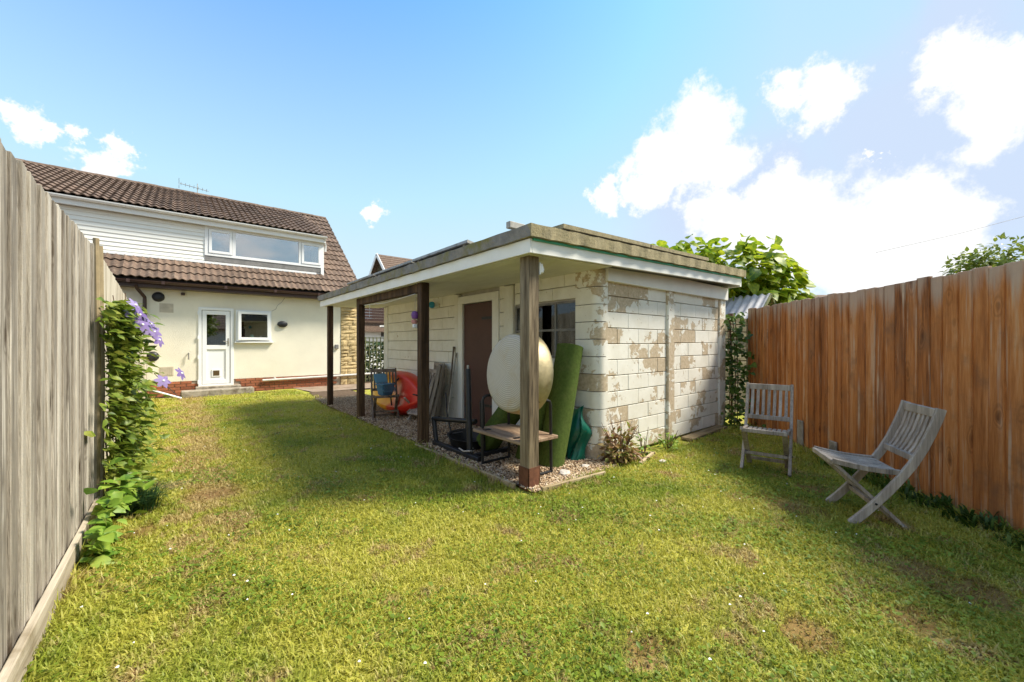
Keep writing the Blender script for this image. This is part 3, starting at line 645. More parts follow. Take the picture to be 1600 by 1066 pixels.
# soffit boards, roof deck, fascia, mossy edge
for i in range(8):
    x0 = 2.34 + i * .146
    MB().add([(x0 + .002, 2.56, 2.075 + rf(x0)), (x0 + .144, 2.56, 2.075 + rf(x0 + .14)), (x0 + .144, 9.0, 2.075 + rf(x0 + .14)), (x0 + .002, 9.0, 2.075 + rf(x0)),
              (x0 + .002, 2.56, 2.09 + rf(x0)), (x0 + .144, 2.56, 2.09 + rf(x0 + .14)), (x0 + .144, 9.0, 2.09 + rf(x0 + .14)), (x0 + .002, 9.0, 2.09 + rf(x0))],
             [(0, 3, 2, 1), (4, 5, 6, 7), (0, 1, 5, 4), (1, 2, 6, 5), (2, 3, 7, 6), (3, 0, 4, 7)]).build('soffit_board', m_soffit, S)
def slopebox(x0, x1, y0, y1, z0, z1):
    return MB().add([(x0, y0, z0 + rf(x0)), (x1, y0, z0 + rf(x1)), (x1, y1, z0 + rf(x1)), (x0, y1, z0 + rf(x0)), (x0, y0, z1 + rf(x0)), (x1, y0, z1 + rf(x1)), (x1, y1, z1 + rf(x1)), (x0, y1, z1 + rf(x0))],
                    [(0, 3, 2, 1), (4, 5, 6, 7), (0, 1, 5, 4), (1, 2, 6, 5), (2, 3, 7, 6), (3, 0, 4, 7)])
slopebox(2.30, 6.72, 2.52, 9.02, 2.092, 2.26).build('roof', m_rooffelt, S)
slopebox(2.27, 2.30, 2.49, 9.04, 2.07, 2.192).build('fascia_board', m_whitepaint, S, .003)
slopebox(2.30, 6.68, 2.49, 2.52, 2.07, 2.192).build('fascia_board', m_whitepaint, S, .003)
slopebox(6.68, 6.74, 2.49, 2.75, 2.05, 2.192).build('fascia_end', m_whitepaint, S, .004)
slopebox(2.30, 6.70, 2.475, 2.488, 2.175, 2.196).build('green_trim', plain('green_paint', (.06, .34, .20), .6), S)
def rough_strip(x0, x1, y0, y1, z0, z1, along, mat, name):
    n = 60; q = MB()
    def P(t, k):
        j = .006 * math.sin(t * 91 + k * 2) + rnd.uniform(-.004, .004)
        if along == 'y': x = (x0, x0, x1, x1)[k] + j; y = y0 + (y1 - y0) * t
        else: y = (y0, y0, y1, y1)[k] + j; x = x0 + (x1 - x0) * t
        return (x, y, (z0, z1, z1, z0)[k] + rf(x) + j * .8)
    for i in range(n + 1): q.v += [P(i / n, k) for k in range(4)]
    for i in range(n):
        for k in range(4): a = i * 4 + k; b = i * 4 + (k + 1) % 4; q.f.append((a, b, b + 4, a + 4))
    q.f += [(0, 1, 2, 3), (n * 4 + 3, n * 4 + 2, n * 4 + 1, n * 4)]
    return q.build(name, mat, S)
rough_strip(2.235, 2.42, 2.45, 9.08, 2.196, 2.30, 'y', m_felt, 'roof_edge')
rough_strip(2.24, 6.78, 2.44, 2.60, 2.198, 2.305, 'x', m_felt_warm, 'roof_edge')
# posts of the canopy with a head beam between two of them
for i, (x, y, w) in enumerate(((2.40, 8.78, .10), (2.42, 7.02, .11), (2.40, 4.66, .115), (2.42, 2.66, .125))):
    p = B(x - w / 2, x + w / 2, y - w / 2, y + w / 2, .0, 2.075 + rf(x)).build('post', m_greypost if i == 3 else m_post, S, .006)
    if i == 3:
        q = MB(); e = w / 2 + .006; q.box(x - e, x + e, y - e, y - e + .005, 0, .2); q.box(x - e, x + e, y + e - .005, y + e, 0, .2); q.box(x - e, x - e + .005, y - e, y + e, 0, .2); q.box(x + e - .005, x + e, y - e, y + e, 0, .2)
        q.build('post_shoe', m_rust, p)
B(2.36, 2.45, 4.72, 6.96, 1.965, 2.07).build('head_beam', m_post, S, .006)
# photovoltaic panels on the roof: one tilted row and one flat row
for i in range(3):
    y0 = 4.42 + i * 1.66; P = thing('solar_panel', ('nearest', 'middle', 'farthest')[i] + ' tilted solar panel along the canopy roof edge', 'solar panel', (3.3, y0 + .8, 2.3), group='solar panels tilted on the outbuilding roof')
    m = Matrix.Translation((2.92, y0, 2.675)) @ Matrix.Rotation(R(12), 4, 'Y')
    MB().box(.03, .92, .03, 1.60, -.015, -.006, m).build('cells', m_solar, P)
    q = MB()
    for b in ((0, .03, 0, 1.63), (.92, .95, 0, 1.63), (.03, .92, 0, .03), (.03, .92, 1.60, 1.63)): q.box(b[0], b[1], b[2], b[3], -.04, 0, m)
    q.build('frame', m_alu, P)
    q = MB()
    for y in (.12, 1.45): q.box(2.95, 3.0, y0 + y, y0 + y + .05, 2.27, 2.64); q.box(3.75, 3.80, y0 + y, y0 + y + .05, 2.27, 2.45)
    q.build('mounting_leg', m_alu, P)
for i in range(2):
    x0 = 3.02 + i * 1.66; P = thing('solar_panel', ('left', 'right')[i] + ' flat solar panel above the peeling end wall', 'solar panel', (x0 + .8, 3.3, 2.3), group='solar panels lying flat near the roof edge')
    m = Matrix.Translation((x0, 2.80, 2.53 + .03 * i * 1.66)) @ Matrix.Rotation(R(-1.8), 4, 'Y')
    MB().box(.03, 1.6, .03, .92, -.015, -.006, m).build('cells', m_solar, P)
    q = MB()
    for b in ((0, 1.63, 0, .03), (0, 1.63, .92, .95), (0, .03, .03, .92), (1.60, 1.63, .03, .92)): q.box(b[0], b[1], b[2], b[3], -.045, 0, m)
    q.build('frame', m_felt_warm, P); q = MB()
    for x in (x0 + .2, x0 + 1.35): q.box(x, x + .05, 2.84, 3.7, 2.28, 2.49 + .03 * i * 1.66)
    q.build('mounting_leg', m_alu, P)
tag(MB().box(2.31, 3.3, 2.80, 2.86, 2.36, 2.42).build('mounting_rail', m_alu, None, .004), 'metal rail end sticking out above the canopy corner', 'rail')

# ------------------------------------------------------------------ fences
NF = thing('weathered_fence', 'tall weathered grey board fence close on the left', 'fence', (-.5, 2, 0))
y = -1.6
while y < 4.26:
    w = rnd.uniform(.095, .135); w = min(w, 4.3 - y)
    t = rnd.uniform(-.006, .006); top = 2.03 + rnd.uniform(-.008, .008)
    q = MB(); q.add([(-.512 + t, y, .02), (-.488 + t, y, .02), (-.497 + t, y + w + .012, .02), (-.510 + t, y + w + .012, .02), (-.512 + t, y, top), (-.488 + t, y, top), (-.497 + t, y + w + .012, top - rnd.uniform(0, .006)), (-.510 + t, y + w + .012, top)],
                    [(0, 3, 2, 1), (4, 5, 6, 7), (0, 1, 5, 4), (1, 2, 6, 5), (2, 3, 7, 6), (3, 0, 4, 7)])
    q.build('board', m_greyfence, NF, .0025); y += w
B(-.485, -.455, -1.6, 4.3, -.03, .15).build('gravel_board', wood('gravel_board_timber', [(.2, (.20, .16, .11)), (.5, (.36, .30, .22)), (.85, (.50, .43, .33))], axis=1, stain=(.20, .15, .085)), NF, .004)
q = MB()
for zz in (.4, 1.1, 1.75): q.box(-.56, -.513, -1.6, 4.3, zz, zz + .08)
q.build('rail', m_greyfence, NF)
FF = thing('pale_fence', 'pale board fence stepping down towards the house on the left', 'fence', (-.62, 8.5, 0))
y = 4.5
while y < 12.8:
    w = .125; top = 2.17 - max(0, y - 6.0) * .085
    B(-.63 + rnd.uniform(-.004, .004), -.608, y, y + w - .004, .0, top + rnd.uniform(-.01, .01)).build('board', m_palefence, FF, .003); y += w
q = MB()
for zz in (.4, 1.2): q.box(-.68, -.631, 4.5, 12.8, zz, zz + .08)
q.build('rail', m_palefence, FF)
for i, (x, y, h) in enumerate(((-.485, 4.35, 2.10), (-.48, 4.50, 2.07), (-.50, 4.70, 2.05))):
    tag(MB().tube([(x, y, 0), (x + .006, y + .01, h * .5), (x - .004, y, h)], .018, 8).build('garden_cane', m_cane, None, smooth=True), ('nearest', 'middle', 'farthest')[i] + ' of three upright canes at the end of the grey fence', 'cane', 'canes behind the climbing plant')
OF = thing('orange_fence', 'orange stained close-board fence along the right side', 'fence', tuple(FA + FD * 1.5))
s = -3.2; i = 0
while s < 3.72:
    w = rnd.uniform(.098, .128); p = FA + FD * s; t = rnd.uniform(-.005, .005); top = 1.86 + rnd.uniform(-.012, .012)
    mw = Matrix.Translation(p) @ Matrix.Rotation(math.atan2(FD.y, FD.x), 4, 'Z')
    q = MB(); q.add([(0, t, -.02), (w + .012, t - .012, -.02), (w + .012, t - .024, -.02), (0, t - .03, -.02), (0, t, top), (w + .012, t - .012, top + rnd.uniform(-.006, .004)), (w + .012, t - .024, top), (0, t - .03, top)],
                    [(0, 3, 2, 1), (4, 5, 6, 7), (0, 1, 5, 4), (1, 2, 6, 5), (2, 3, 7, 6), (3, 0, 4, 7)])
    q.build('board', m_orange, OF, .0025, mw=mw); s += w
q = MB(); mrot = Matrix.Translation(FA) @ Matrix.Rotation(math.atan2(FD.y, FD.x), 4, 'Z')
for zz in (.35, 1.0, 1.6): q.box(-3.2, 3.75, -.09, -.035, zz, zz + .08, mrot)
q.build('rail', m_orange, OF)
for s0, h_ in ((2.35, .32), (1.75, .2)): MB().box(s0, s0 + .11, .004, .03, -.02, h_, mrot).build('concrete_spur', m_concrete, OF, .008)
# ------------------------------------------------------------------ folding slatted garden chairs
PROF = [(0, 0), (.07, .075), (.14, .16), (.22, .265), (.29, .367), (.35, .465), (.40, .566), (.445, .68), (.48, .78), (.50, .855)]
def ribbon(mb, prof, x0, x1, th):     # a board curved in the side plane; s runs backwards (-y)
    n = len(prof); base = len(mb.v)
    for i, (s, z) in enumerate(prof):
        a = Vector(prof[max(i - 1, 0)]); b = Vector(prof[min(i + 1, n - 1)]); t = (b - a).normalized(); nn = Vector((t.y, -t.x)) * th / 2
        for x in (x0, x1):
            for sg in (1, -1): mb.v.append((x, -(s + nn.x * sg), z + nn.y * sg))
    for i in range(n - 1):
        a = base + i * 4; b = a + 4
        mb.f += [(a, a + 1, b + 1, b), (a + 2, b + 2, b + 3, a + 3), (a, b, b + 2, a + 2), (a + 1, a + 3, b + 3, b + 1)]
    mb.f += [(base, base + 2, base + 3, base + 1), (b, b + 1, b + 3, b + 2)]
    return mb
def at_z(z):
    for (s0, z0), (s1, z1) in zip(PROF, PROF[1:]):
        if z0 <= z <= z1: return s0 + (s1 - s0) * (z - z0) / (z1 - z0)
def make_chair(name, label, mat, group, seat_up=0.0):
    C = thing(name, label, 'chair', group=group); hw = .205
    for sx in (-1, 1): ribbon(MB(), PROF, sx * hw - .014, sx * hw + .014, .052).build('stile', mat, C, .003)
    for sx in (-1, 1): MB().bar((sx * .172, .085, .415), (sx * .172, -.33, .0), .024, .045, up=(0, 1, 1)).build('cross_leg', mat, C, .003)
    for zz, h_ in ((.82, .06), (.50, .045)):
        s_ = at_z(zz); t = .24
        MB().box(-hw + .014, hw - .014, -s_ - .014, -s_ + .014, zz - h_ / 2, zz + h_ / 2).build('back_rail', mat, C, .003)
    bp = [(s, z) for s, z in PROF if .5 < z < .83]; bp = [(at_z(.515), .515)] + bp + [(at_z(.80), .80)]
    bp = [(s + .012 * math.sin((z - .5) / .32 * math.pi), z) for s, z in bp]
    for k in range(7):
        x = -.156 + k * .052; ribbon(MB(), bp, x - .014, x + .014, .012).build('back_slat', mat, C)
    hinge = Matrix.Translation((0, -.27, .395)) @ Matrix.Rotation(-seat_up, 4, 'X') @ Matrix.Translation((0, .27, -.395))
    def sz(s): return .395 + .045 * ((.29 - s) / .39) ** 1.0 - .012 * math.sin((s + .1) / .39 * math.pi)
    sp = [(-.10 + .39 * i / 6, sz(-.10 + .39 * i / 6)) for i in range(7)]
    def seatpart(nm, x0, x1, th, prof):
        q = ribbon(MB(), prof, x0, x1, th); q.v = [tuple(hinge @ Vector(v)) for v in q.v]; q.build(nm, mat, C, .002)
    for sx in (-1, 1): seatpart('seat_rail', sx * .19 - .014, sx * .19 + .014, .036, sp)
    for k in range(8): x = -.150 + k * .0428; seatpart('seat_slat', x - .017, x + .017, .013, sp)
    q = MB().box(-.19, .19, .085, .112, .408, .446); q.v = [tuple(hinge @ Vector(v)) for v in q.v]; q.build('front_rail', mat, C, .004)
    MB().box(-.16, .16, -.262, -.238, .06, .09).build('stretcher', mat, C, .002)
    MB().box(-hw + .014, hw - .014, -.155, -.131, .135, .165).build('stretcher', mat, C, .002)
    for sx in (-1, 1): MB().tube([(sx * (hw + .02), -.142, .165), (sx * .165, -.142, .165)], .008, 8).build('pivot', m_black, C)
    return C
def place(o, x, y, face, tilt=0.0, z=0.0):      # face: the direction the sitter looks
    rz = math.atan2(-face[0], face[1])
    o.matrix_basis = Matrix.Translation((x, y, z)) @ Matrix.Rotation(rz, 4, 'Z') @ Matrix.Rotation(tilt, 4, 'X'); return o
cB = place(make_chair('garden_chair', 'weathered slatted chair seen side-on near the orange fence', m_teak, 'folding garden chairs'), 3.90, .75, (-.5, .87))
cA = copy_tree(cB, cB.matrix_basis.copy()); place(cA, 4.525, 1.455, (-.97, -.22)); relabel(cA, 'weathered slatted chair facing the camera beside the end wall')
cC = place(make_chair('garden_chair', 'brown slatted chair under the canopy with a blue caddy on its seat', m_teak_dark, 'folding garden chairs'), 2.64, 6.45, (-.30, -.95))
cD = place(make_chair('garden_chair', 'half-folded slatted chair behind the middle canopy post', m_teak, 'folding garden chairs', R(48)), 2.95, 6.0, (-.85, -.2))
# folded chairs propped on the wall
def folded(label, mat):
    C = thing('folded_chair', label, 'chair', group='folded chairs leaning on the wall')
    for sx in (-1, 1): ribbon(MB(), [(0, 0), (.02, .3), (.03, .6), (.015, .95)], sx * .20 - .014, sx * .20 + .014, .05).build('stile', mat, C, .003)
    for sx in (-1, 1): MB().bar((sx * .165, .05, .02), (sx * .165, .03, .72), .024, .04, up=(0, 1, 0)).build('cross_leg', mat, C, .003)
    B(-.19, .19, -.03, .0, .89, .95).build('back_rail', mat, C, .003); B(-.19, .19, -.04, -.01, .60, .64).build('back_rail', mat, C, .003)
    for k in range(7): x = -.156 + k * .052; B(x - .014, x + .014, -.032, -.02, .64, .89).build('back_slat', mat, C)
    for k in range(7): x = -.14 + k * .047; B(x - .016, x + .016, .035, .05, .25, .66).build('seat_slat', mat, C)
    B(-.16, .16, .02, .035, .64, .67).build('seat_rail', mat, C); B(-.16, .16, .02, .035, .27, .30).build('seat_rail', mat, C)
    return C
for i, (x, y, t, rz, lb) in enumerate(((3.06, 5.86, 13, 58, 'outermost folded chair leaning on the wall behind the middle post'), (3.20, 5.98, 11, 68, 'middle folded chair of the stack leaning on the wall'), (3.32, 6.12, 7, 80, 'folded chair against the block wall at the back of the stack'))):
    c = folded(lb, m_teak); c.matrix_basis = Matrix.Translation((x, y, .03)) @ Matrix.Rotation(R(rz), 4, 'Z') @ Matrix.Rotation(R(t), 4, 'X') @ Matrix.Scale(1.0, 4)
    
# blue food caddy on the chair seat
K = thing('food_caddy', 'blue plastic food caddy with its lid open on a chair', 'caddy', (2.70, 6.62, .42), R(15))
def ptaper(w0, d0, w1, d1, z0, z1):
    return MB().add([(-w0, -d0, z0), (w0, -d0, z0), (w0, d0, z0), (-w0, d0, z0), (-w1, -d1, z1), (w1, -d1, z1), (w1, d1, z1), (-w1, d1, z1)], [(0, 3, 2, 1), (0, 1, 5, 4), (1, 2, 6, 5), (2, 3, 7, 6), (3, 0, 4, 7), (4, 5, 6, 7)])
def local(mb, parent, name, mat, bevel=0, smooth=False, seg=1):
    o = mb.build(name, mat, None, bevel, smooth, seg=seg); o.parent = parent; return o
local(ptaper(.095, .08, .125, .10, 0, .19), K, 'bin', m_blue, .015, True, 2)
local(ptaper(.13, .105, .13, .105, .175, .198), K, 'rim', m_blue, .006)
q = MB().box(-.125, .125, -.015, .012, 0, .17); q.v = [tuple(Matrix.Translation((0, .10, .2)) @ Matrix.Rotation(R(-22), 4, 'X') @ Vector(v)) for v in q.v]; local(q, K, 'lid', m_bluelight, .012, True, 2)
local(MB().tube([(-.135, 0, .17), (-.14, -.07, .12), (-.10, -.125, .07), (.10, -.125, .07), (.14, -.07, .12), (.135, 0, .17)], .008, 6), K, 'handle', m_blue, smooth=True)

# kayak on its edge against the wall
def kayakmat():
    m, g = newmat('kayak_plastic'); o = g.n('ShaderNodeTexCoord').outputs['Object']; n = g.noise(o, 3.5, 4, .6).outputs[0]
    y = g.n('ShaderNodeSeparateXYZ', ins={0: o}).outputs[1]
    f = g.math('ADD', g.math('ADD', g.math('MULTIPLY', y, .9), .66), g.math('MULTIPLY', g.math('SUBTRACT', n, .5), .8))
    finish(g, g.ramp(f, [(.35, (.62, .025, .012)), (.60, (.68, .07, .012)), (.78, (.80, .30, .012)), (.9, (.85, .42, .02))]), .35, spec=.5); return m
m_kay = kayakmat()
KY = thing('kayak', 'red and yellow plastic kayak on its edge behind the chairs', 'kayak', (3.15, 6.95, .0))
def hull(u, v):
    t = u * 2 - 1; w = .38 * (1 - abs(t) ** 2.6) + .015; d = .17 * (1 - abs(t) ** 3) + .03; a = v * 2 * math.pi
    x = math.cos(a); zc = math.sin(a)
    dep = d * (x if x < 0 else x * .9)
    if x < 0: dep = -d * min(1, abs(x) * 1.6) * (1 - .55 * math.exp(-((t - .05) / .42) ** 2) * max(0, 1 - (zc / .72) ** 4))   # deck with a seat well
    rocker = .08 * t * t
    return Vector((dep - rocker, t * 1.15, zc * w))
hm = Matrix.Translation((3.12, 7.0, .40)) @ Matrix.Rotation(R(14), 4, 'Y')
q = MB().grid(lambda u, v: hull(u, v), 36, 32)
ko = q.mesh('hull', smooth=True); link('hull', ko, m_kay, KY, hm)
q = MB()
for yy in (-.35, .0, .45): q.lathe([(0, .0), (.03, .002), (.034, .01)], 10, Matrix.Translation((-.13, yy, .0)) @ Matrix.Rotation(R(-90), 4, 'Y'))
link('scupper', q.mesh('scupper'), m_blackplastic, KY, hm)
link('grab_handle', MB().tube([(-.10, -1.05, .0), (-.17, -1.0, .02), (-.17, -.9, .02), (-.13, -.85, 0)], .012, 6).mesh('gh', smooth=True), m_blackplastic, KY, hm)
link('seat_strap', MB().tube([(-.15, -.25, .3), (-.20, -.15, .15), (-.19, -.1, -.1), (-.16, -.2, -.3)], .014, 6).mesh('ss', smooth=True), m_blackplastic, KY, hm)

# poles leaning beside the door
for i, (y, x0, hgt, mt, lb) in enumerate(((5.62, 3.28, 1.22, m_teak_dark, 'dark broom handle leaning left of the brown door'), (5.56, 3.24, 1.12, m_alu, 'grey metal pole leaning left of the brown door'))):
    q = MB().tube([(x0, y - .06, .02), (3.44, y, hgt)], .014, 8); q.tube([(3.44, y, hgt - .05), (3.445, y, hgt + .03)], [.014, .02], 8); tag(q.build('pole', mt, None, smooth=True), lb, 'pole', 'poles leaning by the door')
# black steel rack
RK = thing('steel_rack', 'black steel frame with tall uprights at the canopy edge', 'rack', (2.5, 3.9, 0))
MB().box(2.44, 2.50, 3.50, 4.50, .03, .08).build('base_rail', m_black, RK, .006); MB().box(2.50, 3.0, 3.62, 3.68, .03, .08).build('base_rail', m_black, RK, .006)
MB().tube([(2.50, 3.74, .05), (2.60, 3.93, 1.0)], .033, 12).build('tall_upright', m_black, RK, smooth=True)
MB().tube([(2.60, 3.93, 1.0), (2.604, 3.937, 1.045)], .014, 8).build('upright_tip', m_alu, RK)
MB().tube([(2.66, 3.70, .05), (2.68, 3.76, .62)], .028, 12).tube([(2.68, 3.76, .62), (2.682, 3.766, .645)], [.028, .012], 12).build('short_upright', m_black, RK, smooth=True)
MB().tube([(2.52, 4.62, .33), (2.62, 3.80, .40)], .03, 10).build('cross_bar', m_black, RK, smooth=True)
MB().tube([(2.52, 4.60, .33), (2.50, 4.50, .05)], .03, 10).build('leg', m_black, RK, smooth=True)
MB().tube([(3.0, 4.6, .45), (2.95, 4.5, .25), (2.9, 4.45, .03), (2.98, 4.38, .03)], .01, 6).build('bent_rod', m_black, RK, smooth=True)
m = Matrix.Translation((2.72, 4.12, .04)) @ Matrix.Rotation(R(6), 4, 'X')
tag(MB().lathe([(0, .01), (.20, .01), (.245, .13), (.26, .14), (.235, .135), (.19, .03), (0, .025)], 24, m).build('tub', m_blackplastic, None, smooth=True), 'shallow black rubber tub on the gravel inside the steel frame', 'tub')
tag(MB().tube([(2.55, 3.75, .11), (2.52, 3.82, .17), (2.50, 3.70, .09), (2.45, 3.66, .12), (2.43, 3.76, .10), (2.46, 3.9, .1)], .008, 6).build('cord', m_conc_pale, None, smooth=True), 'pale cord tangled on the base of the black frame', 'cord')
tag(MB().tube([(2.9, 4.95, .6), (2.8, 4.75, .35), (2.72, 4.5, .12), (2.6, 4.35, .16), (2.7, 4.2, .2)], .012, 6).build('strap', m_blackplastic, None, smooth=True), 'black strap trailing into the rubber tub', 'strap')
# tubular bench with wooden board
BN = thing('tubular_bench', 'dark tubular steel seat frame with wooden board behind the corner post', 'bench', (2.6, 3.15, 0))
for y in (3.41, 2.76):
    MB().tube([(2.44, y, .0), (2.44, y, .70), (2.455, y, .735), (2.49, y, .75), (2.74, y, .75), (2.775, y, .735), (2.79, y, .70), (2.80, y, 0)], .015, 8).build('side_frame', m_black, BN, smooth=True)
    MB().tube([(2.44, y, .05), (2.80, y, .05)], .013, 8).build('foot_rail', m_black, BN, smooth=True)
MB().tube([(2.79, 2.76, .36), (2.79, 3.41, .36)], .013, 8).build('cross_tube', m_black, BN, smooth=True); MB().tube([(2.45, 2.76, .36), (2.45, 3.41, .36)], .013, 8).build('cross_tube', m_black, BN, smooth=True)
sb = MB().box(2.36, 2.83, 2.69, 3.48, .378, .41).build('seat_board', m_board, BN, .006)
for y in (3.33, 2.85): B(2.40, 2.48, y - .02, y + .02, .411, .416).build('strap_plate', m_black, sb)
# big round beaten brass bowl cradled on the bench arms
def bowlmat():
    m, g = newmat('ringed_base'); o = g.n('ShaderNodeTexCoord').outputs['Object']; x = g.n('ShaderNodeSeparateXYZ', ins={0: o})
    rr = g.vmath('LENGTH', g.n('ShaderNodeCombineXYZ', ins={0: x.outputs[0], 1: x.outputs[1]}).outputs[0]); n = g.noise(o, 9, 5, .6).outputs[0]
    w = g.math('SINE', g.math('ADD', g.math('MULTIPLY', rr, 330.0), g.math('MULTIPLY', n, 5.0)))
    c = g.mix(g.mapr(w, -.6, 1), (.46, .42, .34), (.64, .60, .51)); c = g.mix(g.mapr(g.noise(o, 5, 6, .65).outputs[0], .5, .75), c, (.50, .42, .28))
    finish(g, c, .6, w, .35, .004, metal=.15); return m
BW = thing('brass_bowl', 'huge round shallow brass bowl standing on edge with its pale ringed base outwards', 'bowl', (2.5, 3.13, .65))
bm_ = Matrix.Translation((2.51, 3.07, 1.01)) @ Matrix.Rotation(R(90), 4, 'Y') @ Matrix.Rotation(R(5), 4, 'Y')
link('base_disc', MB().lathe([(0, .0), (.10, -.002), (.22, -.004), (.34, 0), (.375, .012), (.388, .03)], 56).mesh('bd', smooth=True), bowlmat(), BW, bm_)
link('side', MB().lathe([(.388, .03), (.402, .07), (.41, .13), (.412, .19), (.424, .205), (.418, .21), (.40, .19), (.39, .11), (.37, .05), (0, .04)], 56).mesh('sd', smooth=True), m_brass, BW, bm_)
# artificial turf rolls
def roll(label, base, top, r, seed):
    rr = random.Random(seed); base, top = Vector(base), Vector(top); d = (top - base); L = d.length
    n, k = 40, 10; q = MB(); mt = d.to_track_quat('Z', 'Y').to_matrix().to_4x4(); mt.translation = base; turns = 2.6
    def P(u, v, off):
        a = u * turns * 2 * math.pi; rad = r * (.45 + .55 * u) + off + .004 * math.sin(a * 3 + v * 5 + seed)
        return mt @ Vector((rad * math.cos(a) * 1.08, rad * math.sin(a) * .94, L * v + .02 * (1 - u) * (1 if v > .5 else -1) * rr.uniform(.7, 1)))
    q.grid(lambda u, v: P(u, v, 0), 70, k); q.grid(lambda u, v: P(u, v, -.010), 70, k)
    w = 71
    for j in (0, k):
        for i in range(70): a = j * w + i; b = a + w * (k + 1); q.f.append((a, a + 1, b + 1, b))
    for i in range(k): a = i * w + 70; b = a + w * (k + 1); q.f.append((a, a + w, b + w, b))
    o = q.build('turf_roll', m_turf, None, smooth=True); return tag(o, label, 'turf roll', 'rolled artificial turf under the canopy')
roll('tall roll of green artificial turf leaning beside the window', (3.0, 2.99, .01), (3.34, 3.0, 1.27), .15, 1)
roll('short roll of green turf slanting out left of the bench', (2.86, 3.88, .10), (3.10, 3.25, .98), .17, 2)
roll('middle roll of green turf hidden behind the bench board', (2.97, 3.32, .01), (3.22, 3.2, 1.0), .14, 3)
# crumpled green tarpaulin by the corner pillar
rr = random.Random(5); ph = [rr.uniform(0, 6) for _ in range(8)]
def tarp(u, v):
    z = .02 + .58 * v; wdt = .17 * (1 - .35 * (v - .5) ** 2 * 4)
    a = (u - .5) * math.pi * 1.3
    x = 3.40 - .12 * math.cos(a) * (1.1 - .5 * v) + .022 * math.sin(9 * v + ph[0] + 5 * u) + .018 * math.sin(17 * u + ph[1] + 6 * v) + .01 * math.sin(40 * u + 13 * v)
    y = 2.98 + wdt * math.sin(a) + .02 * math.sin(11 * v + ph[2])
    return (x, y, z + .02 * math.sin(14 * u + ph[3]))
tag(MB().grid(tarp, 40, 34).build('tarpaulin', m_tarp, None, smooth=True), 'crumpled green plastic sheet wedged behind the tall turf roll', 'tarpaulin')
# bits hanging on the posts and wall
hb = thing('hanging_ornament', 'purple and pink ornament hanging by the middle canopy post', 'ornament', (2.30, 4.72, 1.55))
MB().tube([(2.33, 4.74, 1.9), (2.325, 4.74, 1.72)], .003, 5).build('string', m_conc_pale, hb)
MB().lathe([(0, .10), (.035, .09), (.05, .05), (.04, 0), (0, -.005)], 12, Matrix.Translation((2.325, 4.74, 1.62))).build('bell', m_purple, hb, smooth=True)
MB().lathe([(0, .06), (.035, .05), (.04, .02), (.03, 0), (0, 0)], 12, Matrix.Translation((2.325, 4.76, 1.555))).build('bead', m_pink, hb, smooth=True)
MB().box(2.30, 2.35, 4.72, 4.77, 1.50, 1.55).build('pendant', m_white, hb, .006)
tag(MB().lathe([(.0, -.06), (.035, -.05), (.055, -.02), (.055, .02), (.035, .05), (0, .06)], 16, Matrix.Translation((3.40, 6.28, 1.98))).build('float_ball', m_cyan, None, smooth=True), 'turquoise ball hung high on the block wall', 'ball')
lp = thing('outdoor_lamp', 'small white lamp fixed high on the corner post', 'lamp', (2.49, 2.60, 1.95))
B(2.486, 2.50, 2.59, 2.64, 1.92, 2.03).build('bracket', m_white, lp, .003); MB().lathe([(0, 0), (.018, .01), (.024, .04), (.014, .075), (.012, .09), (0, .09)], 12, Matrix.Translation((2.515, 2.60, 1.93))).build('bulb', m_white, lp, smooth=True)
tag(MB().tube([(2.33, 6.6, 1.93), (2.33, 5.7, 1.90), (2.33, 4.74, 1.94)], .003, 5).tube([(2.33, 6.35, 1.93), (2.33, 6.35, 1.72)], .003, 5).build('washing_line', m_white, None), 'thin white line strung under the canopy beam', 'line')
# timber edging, rocks, offcuts
for i, (a, b, lb) in enumerate((((2.30, 2.72), (2.26, 4.6), 'timber edging strip between lawn and gravel left of the corner post'), ((2.42, 2.50), (3.20, 2.42), 'timber edging strip running right from the corner post'), ((3.25, 2.85), (4.0, 2.42), 'dark rotten stick lying by the corner pillar'), ((3.75, 2.38), (4.25, 2.52), 'pale offcut lying at the foot of the end wall'), ((4.05, 2.66), (4.25, 2.50), 'short pale batten touching the end wall'), ((5.2, 2.60), (6.4, 2.64), 'flat board lying along the base of the end wall'))):
    wdt = .03 if i != 5 else .16; hgt = .05 if i < 2 else .035
    tag(MB().bar((a[0], a[1], .025), (b[0], b[1], .025), wdt, hgt).build('timber_strip', m_stem if i == 2 else m_edging, None, .004), lb, 'timber')
def rock(label, x, y, r, seed, zs=.6):
    q = bmesh.new(); bmesh.ops.create_icosphere(q, subdivisions=2, radius=r); rr = random.Random(seed)
    for v in q.verts: v.co *= 1 + rr.uniform(-.2, .2); v.co.z *= zs
    me = bpy.data.meshes.new('rock'); q.to_mesh(me); q.free()
    return tag(link('rock', me, m_rock, None, Matrix.Translation((x, y, r * zs * .6))), label, 'rock', 'pale stones on the gravel')
rock('largest pale stone on the gravel right of the corner post', 2.88, 2.66, .07, 1); rock('white stone against the foot of the corner post', 2.60, 2.74, .05, 2, .4); rock('pinkish stone near the corner pillar', 3.22, 2.68, .055, 3); rock('small pale stone in the lawn past the stick', 4.05, 2.30, .045, 4, .4)
